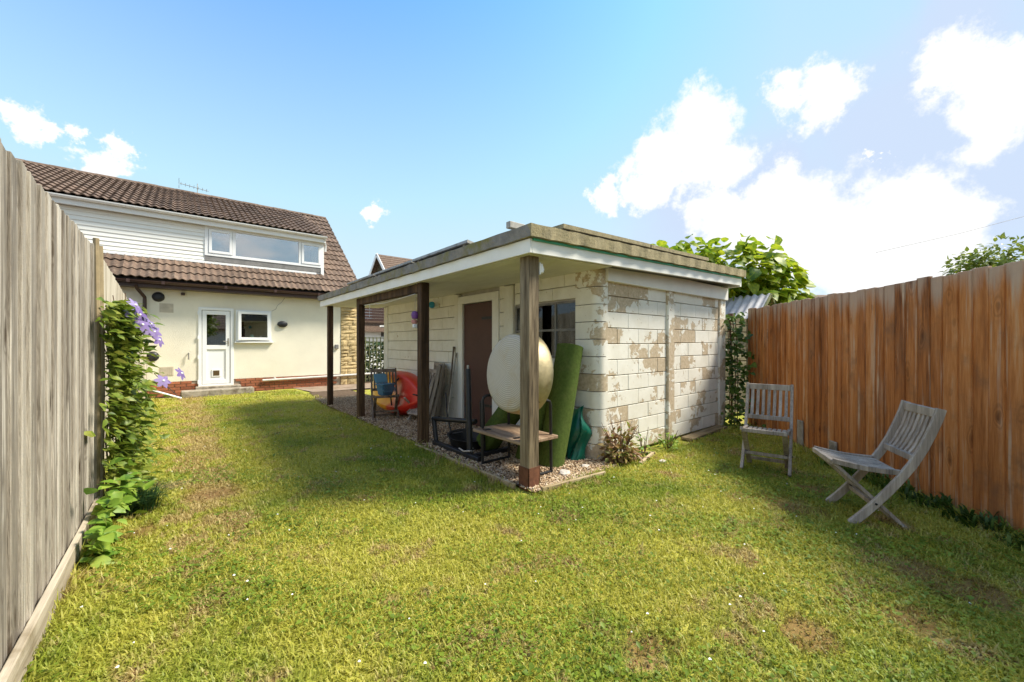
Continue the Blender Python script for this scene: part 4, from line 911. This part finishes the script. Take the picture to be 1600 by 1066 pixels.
# gravel
def stones(n, sampler, name, label, r0, r1, mat, z):
    rs = np.random.RandomState(3); base = np.array([(1, 0, 0), (-1, 0, 0), (0, 1, 0), (0, -1, 0), (0, 0, 1), (0, 0, -1)], float)
    tri = np.array([(0, 2, 4), (2, 1, 4), (1, 3, 4), (3, 0, 4), (2, 0, 5), (1, 2, 5), (3, 1, 5), (0, 3, 5)])
    P = sampler(n, rs); n = len(P); sc = rs.uniform(r0, r1, (n, 1, 1)) * rs.uniform(.6, 1.25, (n, 1, 3)); sc[:, :, 2] *= .6; a = rs.uniform(0, 6.28, n)
    v = base[None] * sc * rs.uniform(.75, 1.2, (n, 6, 1)); c, s = np.cos(a)[:, None], np.sin(a)[:, None]
    x = v[..., 0] * c - v[..., 1] * s; y = v[..., 0] * s + v[..., 1] * c
    V = np.stack([x + P[:, None, 0], y + P[:, None, 1], v[..., 2] + z + rs.uniform(0, .012, (n, 1))], -1).reshape(-1, 3)
    Fc = (tri[None] + (np.arange(n) * 6)[:, None, None]).reshape(-1, 3)
    o = npmesh(name, V, Fc, mat); stuff(o); o['label'] = label; return o
def npmesh(name, V, Fc, mat, parent=None):
    me = bpy.data.meshes.new(name); k = Fc.shape[1]
    me.vertices.add(len(V)); me.vertices.foreach_set('co', V.astype(np.float32).ravel())
    me.loops.add(Fc.size); me.loops.foreach_set('vertex_index', Fc.astype(np.int32).ravel())
    me.polygons.add(len(Fc)); me.polygons.foreach_set('loop_start', np.arange(0, Fc.size, k, dtype=np.int32)); me.polygons.foreach_set('loop_total', np.full(len(Fc), k, np.int32))
    me.update(calc_edges=True); me.validate()
    return link(name, me, mat, parent)
def gsamp(n, rs):
    x = rs.uniform(2.32, 3.5, n); y = 2.5 + 7.5 * rs.uniform(0, 1, n) ** 1.5
    edge = 2.33 + .03 * np.sin(y * 3) + np.where(y > 9, (y - 9) * .1, 0); k = x > edge + rs.uniform(-.05, .03, n); return np.stack([x[k], y[k]], -1)
stones(26000, gsamp, 'gravel', 'loose tan gravel under the canopy', .007, .017, m_gravel, .026)
# ------------------------------------------------------------------ lawn grass, weeds, daisies
rs = np.random.RandomState(11)
def lawn_ok(x, y):
    inside = (x > -.47) & (y < 12.35) & ~((x > 2.28) & (y > 2.52) & (y < 9.3)) & ~((x > 3.3) & (y > 2.68) & (y < 9.5)) & ~((x > 2.45) & (y > 9.2) & (x < 9) & (y > 11.3 - 2.0 * (x > 2.6)))
    side = (x - FA.x) * fn_.x + (y - FA.y) * fn_.y
    return inside & (side > .02) & (x < 7.6)
def scatter(dens_bands):
    out = []
    for d0, d1, dens, sc in dens_bands:
        x0, x1, y0, y1 = -.5, min(7.6, d1), max(-2.5, -d1), min(12.4, d1); n = int((x1 - x0) * (y1 - y0) * dens)
        x = rs.uniform(x0, x1, n); y = rs.uniform(y0, y1, n); d = np.hypot(x, y); front = (x * F_[0] + y * F_[1]) > -.3
        thin = np.ones(n)
        for bx_, by_, br_ in PATCH: thin = np.minimum(thin, .22 + .78 * np.clip((np.hypot(x - bx_, y - by_) / br_) ** 2, 0, 1))
        k = (d >= d0) & (d < d1) & lawn_ok(x, y) & front & (rs.uniform(0, 1, n) < thin); out.append(np.stack([x[k], y[k], np.full(k.sum(), sc)], -1))
    return np.concatenate(out)
P = scatter([(0, 2.6, 15000, 1.0), (2.6, 4.2, 11000, 1.15), (4.2, 6.5, 6000, 1.5), (6.5, 9.5, 2600, 2.1), (9.5, 15, 1400, 2.8)])
n = len(P)
def zl(x, y): return .012 * np.sin(x * 1.9 + y * .8) + .009 * np.sin(y * 2.3 - x) - .006
az = rs.uniform(0, 2 * np.pi, n); lean = rs.uniform(.35, 1.45, n); L = rs.gamma(5, .0055, n).clip(.012, .065) * (.85 + .15 * P[:, 2])
edge_d = np.minimum(np.abs(P[:, 0] + .45), np.abs((P[:, 0] - FA.x) * fn_.x + (P[:, 1] - FA.y) * fn_.y))
edge_d = np.minimum(edge_d, np.where(P[:, 1] < 2.75, np.where((P[:, 0] > 2.3) & (P[:, 0] < 6.8), np.abs(P[:, 1] - 2.55) * 1.0, 9), np.where(P[:, 1] < 9.3, np.abs(P[:, 0] - 2.27), 9)))
L = L * (1 + 1.7 * np.exp(-edge_d / .06) * rs.uniform(.3, 1.2, n)); W = rs.uniform(.0018, .0042, n) * P[:, 2]
dx, dy = np.cos(az), np.sin(az); px, py = -dy, dx; z0 = zl(P[:, 0], P[:, 1])
def pt(t, side, drop):
    h = L * t * np.cos(lean * t ** .7) ; o = L * t * np.sin(lean * t ** .7); w = W * side
    return np.stack([P[:, 0] + dx * o + px * w, P[:, 1] + dy * o + py * w, z0 + np.maximum(h, .003)], -1)
V = np.stack([pt(0, 1, 0), pt(0, -1, 0), pt(.55, -.8, 0), pt(.55, .8, 0), pt(1, 0, 0)], 1).reshape(-1, 3); b = np.arange(n)[:, None] * 5
Fc = np.concatenate([b + np.array([[0, 1, 2]]), b + np.array([[0, 2, 3]]), b + np.array([[3, 2, 4]])])
o = stuff(npmesh('grass', V, Fc, m_blade)); o['label'] = 'short patchy mown grass of the lawn'
# broad little weed leaves (clover, plantain)
P = scatter([(0, 3.0, 4200, 1.0), (3.0, 5, 2800, 1.2), (5, 8, 700, 1.6)])
cl = np.sin(P[:, 0] * 3.1 + 1) * np.sin(P[:, 1] * 2.7 + P[:, 0]) + .6 * np.sin(P[:, 0] * 7 + P[:, 1] * 5); right = (P[:, 0] - .5 * P[:, 1]) > 1.2
P = P[(cl + .35 * right + rs.uniform(-.7, .7, len(P))) > .25]; n = len(P)
az = rs.uniform(0, 2 * np.pi, n); L = rs.gamma(5, .0029, n).clip(.006, .032) * P[:, 2]; W = L * rs.uniform(.28, .5, n); dx, dy = np.cos(az), np.sin(az); tl_ = rs.uniform(-.1, .5, n); z0 = zl(P[:, 0], P[:, 1]) + rs.uniform(.008, .034, n)
def lp(t, sd, up): return np.stack([P[:, 0] + dx * L * t - dy * W * sd, P[:, 1] + dy * L * t + dx * W * sd, z0 + L * t * tl_ + up * W], -1)
V = np.stack([lp(0, 0, 0), lp(.5, 1, .35), lp(.5, 0, 0), lp(.5, -1, .35), lp(1, 0, 0)], 1).reshape(-1, 3); b = np.arange(n)[:, None] * 5
Fc = np.concatenate([b + np.array([[0, 2, 1]]), b + np.array([[0, 3, 2]]), b + np.array([[1, 2, 4]]), b + np.array([[2, 3, 4]])])
o = stuff(npmesh('lawn_weeds', V, Fc, m_weed)); o['label'] = 'small broad-leaved weeds and clover in the lawn'
# daisies
P = scatter([(0, 4.5, 4, 1), (4.5, 9, 3, 1.1)]); n = len(P); k = 8; a = np.arange(k) * 2 * np.pi / k
r_ = rs.uniform(.004, .0075, n) * P[:, 2]; zc = zl(P[:, 0], P[:, 1]) + rs.uniform(.025, .045, n)
ring = np.stack([P[:, None, 0] + r_[:, None] * np.cos(a), P[:, None, 1] + r_[:, None] * np.sin(a), np.repeat(zc[:, None], k, 1) + .002 * np.sin(a * 2)], -1)
o = stuff(npmesh('daisies', ring.reshape(-1, 3), np.arange(n * k).reshape(n, k), m_daisy)); o['label'] = 'scattered white daisies in the lawn'

# ------------------------------------------------------------------ leaves
def leafmesh(name, length, width, mat, heart=False, fold=.25, curl=.2):
    q = MB(); rows = [(0, .0), (.12, .62 if heart else .35), (.35, 1.0), (.62, .78), (.85, .33), (1, 0)]
    for t, w in rows:
        y = length * (t - (.06 if heart and t == 0 else 0)); z = -curl * length * t * t
        hw = width / 2 * w; q.v += [(-hw, y - (.05 * length if heart and .05 < t < .2 else 0), z + fold * hw), (0, y, z), (hw, y - (.05 * length if heart and .05 < t < .2 else 0), z + fold * hw)]
    for i in range(len(rows) - 1):
        a = i * 3; q.f += [(a, a + 1, a + 4, a + 3), (a + 1, a + 2, a + 5, a + 4)]
    me = bpy.data.meshes.new(name); me.from_pydata(q.v, [], [f for f in q.f]); me.materials.append(mat)
    for p in me.polygons: p.use_smooth = True
    me['v'] = 0; me.update(); return me, q
def orient(pos, out, up_bias, rr, scale):
    d = Vector(out) + Vector((rr.gauss(0, .5), rr.gauss(0, .5), rr.gauss(-.25, .35))); d.normalize()
    nrm = Vector((rr.gauss(0, .45), rr.gauss(0, .45), up_bias)) + Vector(out) * .6; x = d.cross(nrm)
    if x.length < .01: x = Vector((1, 0, 0))
    x.normalize(); nrm = x.cross(d)
    m = Matrix((x, d, nrm)).transposed().to_4x4(); m.translation = pos
    return m @ Matrix.Scale(scale, 4)
def foliage(parent, items, variants, single, name='leaf', restname='foliage_mass'):
    """items: list of matrices; the first `single` become leaf parts, the rest one mass"""
    rest = MB(); 
    for i, mw in enumerate(items):
        me, q = variants[i % len(variants)]
        if i < single: link(name, me, None, parent, mw)
        else: rest.add([mw @ Vector(v) for v in q.v], q.f)
    if rest.v:
        me = bpy.data.meshes.new(restname); me.from_pydata(rest.v, [], rest.f); me.materials.append(variants[0][0].materials[0])
        for p in me.polygons: p.use_smooth = True
        stuff(link(restname, me, None, parent))
camv = Vector((0, 0, 1.3))
def nearest_first(items): return sorted(items, key=lambda m: (m.translation - camv).length)
# catalpa behind the outbuilding
T = thing('catalpa_tree', 'bushy tree with big bright heart-shaped leaves behind the outbuilding', 'tree', (9.9, 3.9, 0))
q = MB().tube([(9.9, 3.9, -.02), (9.85, 3.95, .9), (9.8, 3.9, 1.7)], [.12, .10, .085], 10)
for k in range(9):
    a = k * .7; e = (9.6 + .9 * math.cos(a) * rnd.uniform(.5, 1), 4.0 + 1.0 * math.sin(a) * rnd.uniform(.5, 1), rnd.uniform(2.4, 2.9)); q.tube([(9.8, 3.9, 1.6), (9.8 + (e[0] - 9.8) * .4, 3.9 + (e[1] - 3.9) * .4, 2.3), e], [.05, .035, .012], 6)
q.build('trunk', m_bark, T, smooth=True)
cv = [leafmesh('leaf', .27, .24, m_leaf_cat, True, rr_, cu) for rr_, cu in ((.15, .3), (.35, .2), (.25, .5))]
its = []; rr = random.Random(4)
blobs = [((8.6, 5.1, 2.85), (.8, .9, .75)), ((9.0, 4.5, 2.95), (.8, .8, .75)), ((8.2, 5.6, 2.7), (.7, .8, .6)), ((9.6, 3.85, 2.9), (.85, .85, .8)), ((9.95, 3.4, 2.75), (.75, .7, .9)), ((10.3, 3.05, 2.35), (.6, .5, .7)), ((8.9, 5.2, 2.65), (.7, .75, .6)), ((9.9, 3.3, 2.0), (.75, .75, .6)), ((9.5, 4.3, 2.0), (.8, .8, .6))]
for (c, r_) in blobs:
    for _ in range(260):
        v = Vector((rr.gauss(0, 1), rr.gauss(0, 1), rr.gauss(0, 1))).normalized(); k = rr.uniform(.5, 1.06)
        pos = Vector(c) + Vector((v.x * r_[0], v.y * r_[1], v.z * r_[2])) * k; its.append(orient(pos, (v.x, v.y, v.z * .5), .8, rr, rr.uniform(.55, 1.15)))
foliage(T, nearest_first(its), cv, 300)
# climbing clematis with purple flowers
CP = thing('clematis', 'leafy clematis with purple flowers climbing at the end of the grey fence', 'plant', (-.38, 4.5, 0))
q = MB()
for k in range(10):
    x, y = rr.uniform(-.45, -.35), rr.uniform(4.45, 4.85); q.tube([(x, y, 0), (x + rr.uniform(-.06, .1), y + rr.uniform(-.1, .1), .5), (x + rr.uniform(-.08, .12), y + rr.uniform(-.1, .1), 1.0), (x + rr.uniform(-.08, .05), y, rr.uniform(1.3, 1.75))], [.007, .006, .005, .003], 5)
q.build('stems', m_stem, CP, smooth=True)
cv = [leafmesh('leaf', .078, .040, m_leaf_clem, False, f, c) for f, c in ((.3, .25), (.15, .4), (.4, .1))]
its = []
for _ in range(2800):
    t = rr.random(); z = 1.62 * t ** .85; wd = (.20 if z > 1.2 else .27) * (1.15 - .35 * abs(z - .7)); y = 4.58 + rr.gauss(0, .20) * (1.1 - .3 * t); xx = -.45 + abs(rr.gauss(0, .10)) * (1.25 - .45 * t)
    if z > 1.35: y -= .14
    its.append(orient((xx, y, z), (1, rr.uniform(-.9, .5), .1), .6, rr, rr.uniform(.5, 1.35)))
foliage(CP, nearest_first(its), cv, 300)
pm = MB()
for k in range(6):
    a = k * math.pi / 3; c, s = math.cos(a), math.sin(a); b0 = len(pm.v)
    for r_, w in ((.008, .005), (.03, .019), (.05, .015), (.068, .001)): pm.v += [(c * r_ - s * w, s * r_ + c * w, .008 - r_ * .25), (c * r_ + s * w, s * r_ - c * w, .008 - r_ * .25)]
    for i in range(3): a0 = b0 + i * 2; pm.f.append((a0, a0 + 1, a0 + 3, a0 + 2))
fm = bpy.data.meshes.new('flower'); fm.from_pydata(pm.v, [], pm.f); fm.materials.append(m_petal)
stm = MB().lathe([(0, .014), (.008, .012), (.011, .004)], 8).mesh('stamen'); stm.materials.append(m_daisy)
for (x, y, z) in ((-.40, 4.36, 1.60), (-.38, 4.42, 1.53), (-.36, 4.40, 1.45), (-.33, 4.50, 1.42), (-.30, 4.62, 1.40), (-.27, 4.70, 1.33), (-.36, 4.48, 1.50), (-.12, 4.75, 1.03), (-.24, 4.6, .98), (-.42, 4.38, 1.55), (-.32, 4.56, 1.46)):
    mw = Matrix.Translation((x + .13, y - .07, z)) @ Vector((.75 + rr.uniform(-.3, .3), -.75 + rr.uniform(-.3, .3), .5)).to_track_quat('Z', 'Y').to_matrix().to_4x4() @ Matrix.Rotation(rr.uniform(0, 1), 4, 'Z') @ Matrix.Scale(rr.uniform(.75, 1.1), 4)
    f = link('flower', fm, None, CP, mw); link('stamen', stm, None, f, mw)
# low leaves and long grass below it
LP = thing('broadleaf_plant', 'low light-green broadleaf plant at the foot of the grey fence', 'plant', (-.4, 3.7, 0))
cv = [leafmesh('leaf', .095, .068, m_leaf_low, True, f, c) for f, c in ((.2, .3), (.35, .15))]; its = []
for _ in range(190):
    y = rr.uniform(3.25, 4.35); z = abs(rr.gauss(0, .10)) + .03 + .12 * (y > 3.7); its.append(orient((-.43 + abs(rr.gauss(0, .06)) + .05 * (y > 3.9), y, z), (1, rr.uniform(-1, .4), .2), .9, rr, rr.uniform(.5, 1.1)))
foliage(LP, nearest_first(its), cv, 190)
def tuft(name, label, cx, cy, n, L0, L1, spread, mat, lean=(.5, 0), wid=.006, seed=1):
    r2 = np.random.RandomState(seed); a = r2.uniform(0, 6.28, n); rad = spread * np.sqrt(r2.uniform(0, 1, n)); bx, by = cx + rad * np.cos(a), cy + rad * np.sin(a)
    Ln = r2.uniform(L0, L1, n); a2 = r2.uniform(0, 6.28, n); ox, oy = np.cos(a2) * .5 + lean[0], np.sin(a2) * .5 + lean[1]; px, py = -oy, ox; nn = np.hypot(px, py) + 1e-6; px, py = px / nn * wid, py / nn * wid
    rows = []
    for t, w in ((0, .7), (.35, 1), (.7, .8), (1, .02)):
        off = Ln * t ** 1.6 * .75; z = Ln * (t - .42 * t ** 2.4)
        for sd in (1, -1): rows.append(np.stack([bx + ox * off + px * w * sd, by + oy * off + py * w * sd, z], -1))
    V = np.stack(rows, 1).reshape(-1, 3); b = np.arange(n)[:, None] * 8
    Fc = np.concatenate([b + np.array([[i, i + 1, i + 3, i + 2]]) for i in (0, 2, 4)])
    return tag(npmesh(name, V, Fc, mat), label, 'plant')
tuft('grass_tuft', 'dark long grass tuft spilling out under the clematis', -.30, 4.25, 420, .18, .36, .17, m_tuft, (.6, -.35), .004, 2)
# ivy on the end of the orange fence
IV = thing('ivy', 'ivy hanging down the left end of the orange fence', 'plant', (6.95, 2.6, 0))
q = MB()
for k in range(6): x, y = 6.93 + rr.uniform(-.1, .1), 2.66 + rr.uniform(-.05, .12); q.tube([(x, y, 0), (x + .03, y, .8), (x - .02, y + .02, 1.7)], .008, 5)
q.build('stems', m_stem, IV); cv = [leafmesh('leaf', .10, .085, m_leaf_ivy, True, f, c) for f, c in ((.2, .3), (.35, .15))]; its = []
for _ in range(420):
    z = 1.78 * rr.random() ** .9; its.append(orient((6.86 + rr.gauss(0, .10) - .05 * (z < .6), 2.64 + rr.gauss(0, .12), z), (-.7, -.7, .0), .5, rr, rr.uniform(.5, 1.1)))
foliage(IV, nearest_first(its), cv, 260)
# weeds by the end wall and along the orange fence
def bush(name, label, c, r_, n, mat, L, seed, stems=8, cat='plant'):
    t = thing(name, label, cat, (c[0], c[1], 0)); r3 = random.Random(seed); q = MB()
    for k in range(stems):
        a = r3.uniform(0, 6.28); q.tube([(c[0] + .02 * math.cos(a), c[1] + .02 * math.sin(a), 0), (c[0] + r_[0] * .5 * math.cos(a), c[1] + r_[1] * .5 * math.sin(a), r_[2] * .6), (c[0] + r_[0] * math.cos(a), c[1] + r_[1] * math.sin(a), r_[2] * r3.uniform(.8, 1.3))], [.006, .005, .002], 5)
    q.build('stems', m_stem, t); v_ = [leafmesh('leaf', L, L * .5, mat, False, .3, .3)]; it = []
    for _ in range(n):
        v = Vector((r3.gauss(0, 1), r3.gauss(0, 1), abs(r3.gauss(0, 1)))).normalized(); k = r3.uniform(.3, 1.0)
        it.append(orient(Vector((c[0] + v.x * r_[0] * k, c[1] + v.y * r_[1] * k, .02 + v.z * r_[2] * k)), (v.x, v.y, v.z), .6, r3, r3.uniform(.6, 1.2)))
    foliage(t, it, v_, min(n, 150)); return t
bush('dry_weed', 'half-dead brown weed growing against the rounded corner pillar', (3.68, 2.58), (.27, .16, .40), 280, m_leaf_dry, .085, 1, 16)
bush('green_weed', 'small bright green weed at the foot of the middle pillar', (4.62, 2.55), (.2, .14, .17), 150, m_leaf_low, .05, 2)
bush('leafy_weed', 'thin leafy weed between the dry weed and the middle pillar', (4.15, 2.58), (.10, .08, .26), 40, m_leaf_low, .06, 3, 4)
for i, s in enumerate((.15, .5, .85, 1.2, 1.55, -.2)):
    p = FA + FD * s + fn_ * .16; tuft('fence_weed', ('third', 'fourth', 'fifth', 'sixth', 'farthest', 'nearest')[i] + ' dark leafy clump along the orange fence, counted from the camera', p.x, p.y, 70, .08, .2, .15, m_leaf_ivy, (-.2, .2), .010, 20 + i)['group'] = 'weeds along the orange fence'
sd = FA + FD * .62 + fn_ * .1
tag(MB().tube([tuple(sd), tuple(sd + Vector((-.05, .02, .2))), tuple(sd + Vector((-.16, .0, .32))), tuple(sd + Vector((-.3, .05, .40)))], .003, 5).build('dry_stalk', m_cane, None), 'thin dry seed stalk bending before the orange fence', 'stalk')

# ------------------------------------------------------------------ beyond the garden
def hipless(name, label, x0, x1, y0, y1, eave, ridge, wallm, axis='x', rot=0, loc=(0, 0, 0)):
    t = thing(name, label, 'house', loc, rot)
    def tr(mb, nm, mat): o = mb.build(nm, mat); o.parent = t; return o
    tr(B(x0, x1, y0, y1, 0, eave), 'wall', wallm)
    ym = (y0 + y1) / 2; e = .3
    q = MB(); q.add([(x0, y0, eave), (x0, y1, eave), (x0, ym, ridge - .12)], [(0, 1, 2)]); q.add([(x1, y0, eave), (x1, y1, eave), (x1, ym, ridge - .12)], [(2, 1, 0)]); tr(q, 'gable', m_slat)
    sl = (ridge - eave) / (ym - y0); zb = eave - e * sl; rr_ = MB()
    for sg, ya in ((1, y0 - e), (-1, y1 + e)):
        n = 12
        for k in range(n):
            a, b = k / n, (k + 1) / n; ya0, ya1 = ya + (ym - ya) * a, ya + (ym - ya) * b; za, zb2 = zb + (ridge - zb) * a, zb + (ridge - zb) * b
            rr_.add([(x0 - .25, ya0, za + .05), (x1 + .25, ya0, za + .05), (x1 + .25, ya1, zb2 + .02), (x0 - .25, ya1, zb2 + .02), (x0 - .25, ya0, za - .02), (x1 + .25, ya0, za - .02)], [(0, 1, 2, 3), (4, 5, 1, 0)])
    roof = tr(rr_, 'roof', m_tile); bb = MB()
    for xx in (x0 - .28, x1 + .25):
        for ya in (y0 - e, y1 + e): bb.bar((xx + .015, ya, zb), (xx + .015, ym, ridge), .03, .16)
    tr(bb, 'bargeboard', m_white); return t, tr
t, tr = hipless('neighbour_house', 'neighbouring house with dark gable and white bargeboards above the canopy', 7.8, 14, 18.3, 20.9, 4.5, 5.75, m_render)
t, tr = hipless('neighbour_extension', 'low neighbouring extension with brown cladding seen between house and outbuilding', 5.6, 10.5, 17.2, 18.2, 2.0, 2.3, m_white)
for i in range(6): tr(B(5.55, 10.5, 17.15 - .005 * (i % 2), 17.2, 2.28 + i * .12, 2.39 + i * .12), 'cladding_board', m_brown_pipe)
tr(B(6.75, 7.05, 17.17, 17.19, 1.55, 2.1), 'window', m_white); tr(B(6.80, 7.0, 17.16, 17.168, 1.6, 2.05), 'pane', m_dark)
TR = thing('trellis_fence', 'green wooden trellis between the house corner and outbuilding', 'fence', (5.6, 13.6, 0))
for i in range(22): x = 4.45 + i * .13; B(x, x + .03, 13.6, 13.62, 0, 1.52).build('slat', m_trellis, TR)
for i in range(11): zz = .08 + i * .14; B(4.4, 7.3, 13.622, 13.64, zz, zz + .03).build('slat', m_trellis, TR)
stuff_it = []; HG = thing('hedge', 'dark green hedge behind the trellis', 'hedge', (6, 14.3, 0)); cv = [leafmesh('leaf', .16, .1, m_leaf_dark, False, .3, .3)]
foliage(HG, [orient((rr.uniform(4.4, 8), 14.1 + abs(rr.gauss(0, .3)), rr.uniform(0, 1.35)), (0, -1, .3), .5, rr, rr.uniform(.7, 1.3)) for _ in range(1500)], cv, 0)
# little store with a corrugated roof beyond the end wall, dark slatted fence below it
ST = thing('garden_store', 'small timber store with grey corrugated roof behind the orange fence', 'shed', (9.2, 3.6, 0))
B(8.7, 9.8, 2.98, 4.6, 0, 1.84).build('wall', m_slat, ST)
for sg, nm in ((-1, 'a'), (1, 'b')):
    MB().grid(lambda u, v: (9.22 + sg * (.68 - .68 * v), 2.85 + u * 1.9, 1.79 + .52 * v + .02 * math.sin(u * 2 * math.pi * 14)), 112, 2).build('corrugated_roof', m_corr, ST, smooth=True)
MB().add([(8.7, 2.97, 1.84), (9.8, 2.97, 1.84), (9.22, 2.97, 2.24)], [(0, 1, 2)]).build('gable', m_trellis, ST)
q = MB().bar((8.52, 2.85, 1.76), (9.22, 2.85, 2.29), .02, .07); q.bar((9.92, 2.85, 1.76), (9.22, 2.85, 2.29), .02, .07); q.build('bargeboard', m_trellis, ST)
SF = thing('slatted_fence', 'dark horizontal slatted fence between outbuilding and orange fence', 'fence', (7.5, 3.0, 0))
for i in range(13): zz = .04 + i * .135; MB().box(6.78, 8.3, 2.98, 3.0, zz, zz + .115).build('slat', m_slat, SF, .004)
B(6.80, 6.88, 3.0, 3.08, 0, 1.8).build('post', m_slat, SF); B(7.72, 7.80, 3.0, 3.08, 0, 1.85).build('post', m_stem, SF)
# distant roof, trees and cable past the orange fence
t, tr = hipless('bungalow', 'distant bungalow roof just above the orange fence', -6, 7, -3, 3, 2.6, 4.75, m_render, rot=R(-40), loc=(33, 9.5, 0))
def far_tree(label, x, y, h, r_, n, mat, seed, z0=1.2, leaf=.35):
    t = thing('garden_tree', label, 'tree', (x, y, 0)); r3 = random.Random(seed)
    q = MB().tube([(x, y, 0), (x + .1, y, h * .45), (x, y + .1, h * .8)], [.2, .14, .05], 8)
    for k in range(7): a = k * .9; q.tube([(x, y, h * .4), (x + r_ * .6 * math.cos(a), y + r_ * .6 * math.sin(a), h * .75)], [.07, .02], 5)
    q.build('trunk', m_bark, t, smooth=True); v_ = [leafmesh('leaf', leaf, leaf * .6, mat, False, .3, .3)]; it = []
    lob = [(r3.uniform(-.5, .5) * r_, r3.uniform(-.5, .5) * r_, h * r3.uniform(.5, .85), r_ * r3.uniform(.4, .62)) for _ in range(9)]
    for k in range(n):
        L_ = lob[k % 9]; v = Vector((r3.gauss(0, 1), r3.gauss(0, 1), r3.gauss(0, 1))).normalized() * r3.uniform(.5, 1.05) * L_[3]
        it.append(orient(Vector((x + L_[0] + v.x, y + L_[1] + v.y, L_[2] + v.z)), v.normalized(), .6, r3, r3.uniform(.7, 1.2)))
    foliage(t, it, v_, 0, restname='crown'); return t
far_tree('distant green tree over the right end of the orange fence', 40.5, -.6, 7.6, 3.0, 2600, m_leaf_clem, 1)
far_tree('low dark shrub top just above the orange fence', 36.5, 1.9, 5.0, 1.2, 500, m_leaf_dark, 2)
tag(MB().tube([(33.5, 4.6, 7.0), (37.5, 1.2, 8.2), (44, -4, 10.4)], .012, 5).build('overhead_cable', m_black, None), 'thin overhead cable crossing the sky at right', 'cable')
# what stands behind the photographer (mirrored in the panes)
far_tree('leafy tree behind the photographer, mirrored in the back door', 1.0, -10.5, 5.0, 1.5, 2600, m_leaf_clem, 5, leaf=.22)
t, tr = hipless('gabled_house', 'house behind the garden, mirrored in the kitchen window', -5, 6, -3, 3, 2.7, 5.2, m_render, loc=(4.5, -17, 0))
tr(B(-1.5, .2, 3.0, 3.04, 1.0, 2.2), 'window', m_white); tr(B(-1.4, .1, 3.041, 3.05, 1.1, 2.1), 'pane', m_dark)
